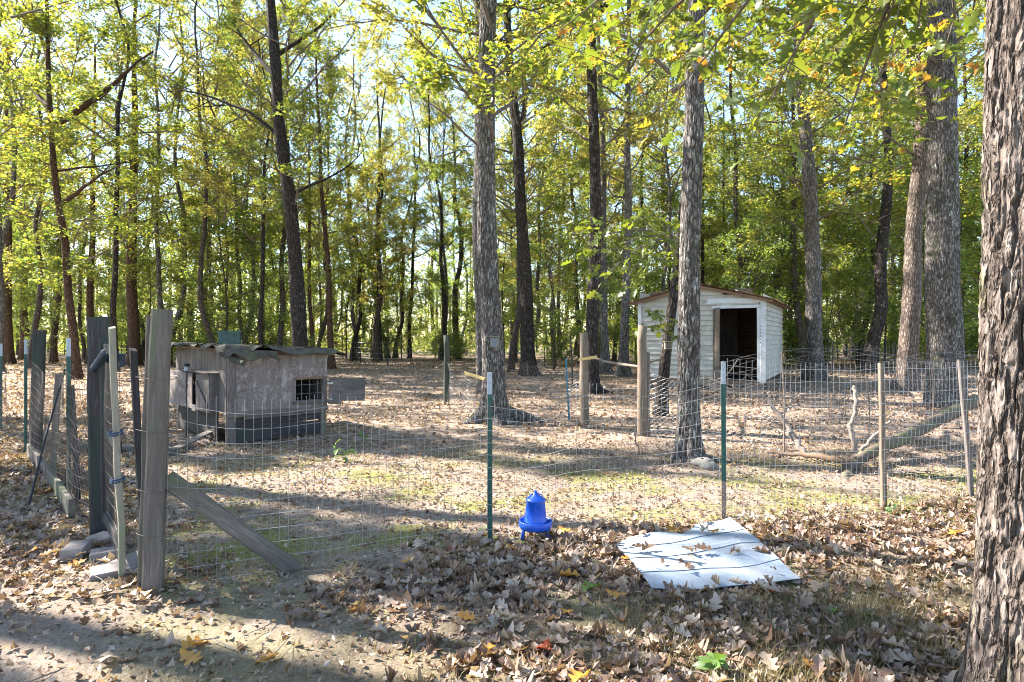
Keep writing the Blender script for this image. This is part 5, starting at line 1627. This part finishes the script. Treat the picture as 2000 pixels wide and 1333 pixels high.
def scatter(n, y0, y1, seed, dens=True):
    r = np.random.default_rng(seed)
    y = np.sqrt(r.uniform(y0 ** 2, y1 ** 2, n))
    x = r.uniform(-1, 1, n) * (y * 0.90 + 0.25)
    if dens:
        keep = r.uniform(0, 1.3, n) < litter_density(x, y)
        x, y = x[keep], y[keep]
    return x, y, r


def lay(x, y, r, lo, hi, tilt, lift, tmpl, bend, sz=1.0):
    N = len(x)
    size = r.uniform(lo, hi, N) * np.where(r.uniform(0, 1, N) < 0.3, 0.6, 1) * sz
    z = gz(x, y) + lift * (0.3 + r.uniform(0, 1, N)) * (0.6 + litter_density(x, y))
    sh = on_sheet(x, y)
    z = np.where(sh, z + 0.05, z)
    nrm = r.normal(0, tilt, (N, 3)) + [0, 0, 1]
    return leaf_arrays(np.stack([x, y, z], 1), size, nrm, r.uniform(0, 6.28, N), tmpl[0], tmpl[1], bend, r)


T_MID, T_LOW = lobed_template(OAK_MID, 0, 0.2, 0.12), lobed_template(OAK_LOW, 0, 0.2, 0.12)
mb = MB()
x, y, r = scatter(24000, 2.5, 8.5, 1)
sh = on_sheet(x, y); kp = ~sh | (r.uniform(0, 1, len(x)) < 0.05)
x, y = x[kp], y[kp]
inn = np.clip((y - np.interp(x, [-2.1, -0.16, 1.69, 3.25, 4.29, 8], [3.6, 4.45, 4.85, 5.3, 5.75, 7])) / 0.8, 0, 1) * np.clip((x + 0.55 * y + 0.6) / 0.8, 0, 1)
kp = r.uniform(0, 1, len(x)) > 0.74 * inn
x, y = x[kp], y[kp]
sz = np.where((y > 4.9) & (x > -0.55 * y - 0.2), 0.72, 1.0)
V, F = lay(x, y, r, 0.045, 0.12, 0.22, 0.014, T_MID, 0.42, sz); mb.add(V, F)
x, y, r = scatter(11000, 2.45, 5.6, 9)
yl = np.interp(x, [-2.1, -0.16, 1.69, 3.25, 4.29, 8], [3.6, 4.45, 4.85, 5.3, 5.75, 7])
kp = (y < yl + 0.15 * r.normal(0, 1, len(x))) & ~on_sheet(x, y) & ((x > -1.2 + 0.3 * r.normal(0, 1, len(x))) | (r.uniform(0, 1, len(x)) < 0.12))
x, y = x[kp], y[kp]
V, F = lay(x, y, r, 0.045, 0.115, 0.26, 0.016, T_MID, 0.5); mb.add(V, F)
x, y, r = scatter(15000, 8.5, 16, 2)
V, F = lay(x, y, r, 0.05, 0.105, 0.34, 0.025, T_LOW, 0.5); mb.add(V, F)
x, y, r = scatter(26000, 16, 42, 3)
V, F = lay(x, y, r, 0.09, 0.15, 0.40, 0.03, (RHOMB_V, RHOMB_F), 0.4); mb.add(V, None, F)
tag(mb.build('fallen_leaves', [M_LITTER]), 'dry tan and brown oak leaves strewn over the ground', 'leaves', None, 'stuff')
mb = MB()
# crumbled leaf bits and chips on the bare earth
x, y, r = scatter(30000, 2.4, 9.0, 4, False)
kp = ~on_sheet(x, y); x, y = x[kp], y[kp]
N = len(x)
V, F = leaf_arrays(np.stack([x, y, gz(x, y) + 0.012], 1), r.uniform(0.012, 0.05, N), r.normal(0, 0.5, (N, 3)) + [0, 0, 1], r.uniform(0, 6.28, N), RHOMB_V, RHOMB_F, 0.5, r)
mb.add(V, None, F)
tag(mb.build('leaf_crumbs', [M_LITTER]), 'crumbled bits of dead leaf on the bare earth', 'leaf bits', None, 'stuff')
mb = MB()
x, y, r = scatter(420, 2.5, 12, 5, False)
for xx, yy in zip(x, y):
    if on_sheet(np.array([xx]), np.array([yy]))[0]: continue
    a = r.uniform(0, 6.28); L = r.uniform(0.08, 0.35); zb = gzf(xx, yy) + 0.015
    dx, dy = math.cos(a) * L / 2, math.sin(a) * L / 2
    mb.tube([[xx - dx, yy - dy, zb], [xx + r.normal(0, 0.02), yy + r.normal(0, 0.02), zb + 0.012], [xx + dx, yy + dy, zb + r.uniform(0, 0.03)]], [0.0035, 0.003, 0.0015], 4, False)
tag(mb.build('twigs', [M_STICK]), 'small dead twigs scattered over the earth', 'twigs', None, 'stuff')

# the leaves that show largest, each on its own
r = np.random.default_rng(71)
BIG = [lobed_template(OAK_OUT, 0, c, f) for c, f in ((0.35, 0.18), (-0.5, 0.10), (0.15, -0.16), (-0.25, 0.28), (0.6, -0.10))]
for t in BIG:
    t[0][:, 2] += 0.05 * vnoise(t[0][:, 0] * 6, t[0][:, 1] * 6, 0, int(t[0][3, 2] * 1000) % 50)
KINDS = [(M_LIT_TAN, 'pale tan curled oak leaf lying on the foreground turf', 'pale fallen leaves'), (M_LIT_BROWN, 'dark brown curled oak leaf lying in the foreground', 'brown fallen leaves'),
         (M_LIT_ORANGE, 'orange oak leaf lying among the pale ones', 'orange fallen leaves'), (M_LIT_GREEN, 'fresh green fallen leaf lying in front of the fence', 'green fallen leaves'), (M_LIT_RED, 'deep red fallen leaf lying in the foreground', 'red fallen leaves')]
BIGM = {(i, j): mesh_from('fallen_leaf', BIG[i][0], BIG[i][1], [KINDS[j][0]], True) for i in range(5) for j in range(5)}
placed = 0
special = [(*G(1170, 1160), 3, 0.16), (*G(640 + 1000, 1200), 3, 0.10), (*G(1330, 1060), 2, 0.15), (*G(1452, 1048), 1, 0.13), (*G(1505, 1172), 4, 0.10), (*G(1355, 1108), 1, 0.11), (*G(1395, 1105), 1, 0.13), (*G(1265, 1098), 1, 0.12), (*G(350, 1280), 2, 0.17), (*G(400, 1300), 2, 0.15), (*G(1760, 1195), 0, 0.14), (*G(1690, 1195), 3, 0.11)]
while placed < 300:
    if placed < len(special):
        xx, yy, kd, s = special[placed]
    else:
        yy = math.sqrt(r.uniform(2.55 ** 2, 4.9 ** 2)); xx = r.uniform(-1, 1) * (yy * 0.83 + 0.1)
        if r.uniform(0, 1.1) > litter_density(np.array([xx]), np.array([yy]))[0]: continue
        if on_sheet(np.array([xx]), np.array([yy]))[0] and r.uniform() > 0.10: continue
        kd = r.choice(5, p=[0.50, 0.345, 0.12, 0.015, 0.02]); s = r.uniform(0.09, 0.155)
    n = r.normal(0, 0.22, 3) + [0, 0, 1]
    R = frames(n[None], np.array([r.uniform(0, 6.28)]))[0] * s
    z = gzf(xx, yy) + 0.03 + (0.045 if on_sheet(np.array([xx]), np.array([yy]))[0] else 0.0)
    M = Matrix(((*R[0], xx), (*R[1], yy), (*R[2], z), (0, 0, 0, 1)))
    o = link('fallen_leaf', BIGM[(int(r.integers(5)), int(kd))], None, M)
    tag(o, KINDS[kd][1], 'leaf', KINDS[kd][2])
    placed += 1


def grass():
    r = np.random.default_rng(88)
    n = 75000
    y = np.sqrt(r.uniform(2.35 ** 2, 4.6 ** 2, n)); x = r.uniform(-1, 1, n) * (y * 0.88 + 0.2)
    m = np.clip((3.35 + 0.30 * x - y) / 0.7, 0, 1) * np.clip(0.35 + 1.6 * fbm(x * 1.6, y * 1.6, 0, 301, 3), 0.05, 1)
    m *= np.where((x < -0.9) & (y > 2.5), np.clip(1 - (-x - 0.9) * 1.2, 0.04, 1), 1)
    m += 0.5 * np.exp(-((x - 1.25) / 0.9) ** 2 - ((y - 3.35) / 0.18) ** 2)
    kp = (r.uniform(0, 1, n) < m) & ~on_sheet(x, y)
    x, y = x[kp], y[kp]; N = len(x)
    h = r.uniform(0.025, 0.085, N); a = r.uniform(0, 6.28, N); w = r.uniform(0.0012, 0.0024, N)
    bx, by = np.cos(a) * h * r.uniform(0.2, 1.1, N), np.sin(a) * h * r.uniform(0.2, 1.1, N)
    z = gz(x, y)
    px, py = -np.sin(a) * w, np.cos(a) * w
    V = np.stack([np.stack([x - px, y - py, z], 1), np.stack([x + px, y + py, z], 1), np.stack([x + bx * 0.45 + px * 0.7, y + by * 0.45 + py * 0.7, z + h * 0.65], 1), np.stack([x + bx * 0.45 - px * 0.7, y + by * 0.45 - py * 0.7, z + h * 0.65], 1), np.stack([x + bx, y + by, z + h], 1)], 1).reshape(-1, 3)
    b = (np.arange(N) * 5)[:, None]
    mb = MB(); mb.add(V, b + np.array([[0, 1, 2, 3]]), b + np.array([[3, 2, 4]]))
    tag(mb.build('grass', [M_GRASS]), 'thin dry turf in front of the fence', 'grass', None, 'stuff')


grass()


def weed(label, px, py, n, size, h, seed):
    x, y = G(px, py)
    r = np.random.default_rng(seed)
    W = thing('weed', label, 'weed', (x, y, gzf(x, y)))
    mb = MB(); ends = []
    for i in range(max(3, n // 5)):
        a = r.uniform(0, 6.28); hh = h * r.uniform(0.5, 1)
        e = np.array([math.cos(a) * hh * 0.5, math.sin(a) * hh * 0.5, hh])
        mb.tube([[0, 0, 0], e * [0.4, 0.4, 0.6], e], [0.003, 0.0025, 0.0015], 4, False); ends.append(e)
    mb.build('stem', M_WEED, W, Matrix(), local=True)
    t = lobed_template([(0.01, 0), (0.16, 0.2), (0.24, 0.45), (0.17, 0.75), (0.01, 1)], 0, -0.3, 0.1)
    me = mesh_from('leaf', t[0], t[1], [M_WEED], True)
    for i in range(n):
        e = ends[i % len(ends)]; p = e * r.uniform(0.35, 1.05)
        nn = np.array([0, 0, 1.0]) + r.normal(0, 0.45, 3)
        R = frames(nn[None], np.array([r.uniform(0, 6.28)]))[0] * size * r.uniform(0.6, 1.2)
        lf = link('leaf', me, W); lf.matrix_basis = Matrix(((*R[0], p[0]), (*R[1], p[1]), (*R[2], p[2]), (0, 0, 0, 1)))


weed('small bright green weed on the bare earth near the hutch', 672, 905, 16, 0.11, 0.22, 1)
weed('yellow-green seedling standing alone in the leaf litter', 712, 868, 8, 0.10, 0.24, 2)
weed('low green weed at the very front in the turf', 1390, 1322, 10, 0.10, 0.10, 3)
weed('tiny green sprout at the foot of the pale stake', 1742, 1005, 8, 0.08, 0.06, 4)
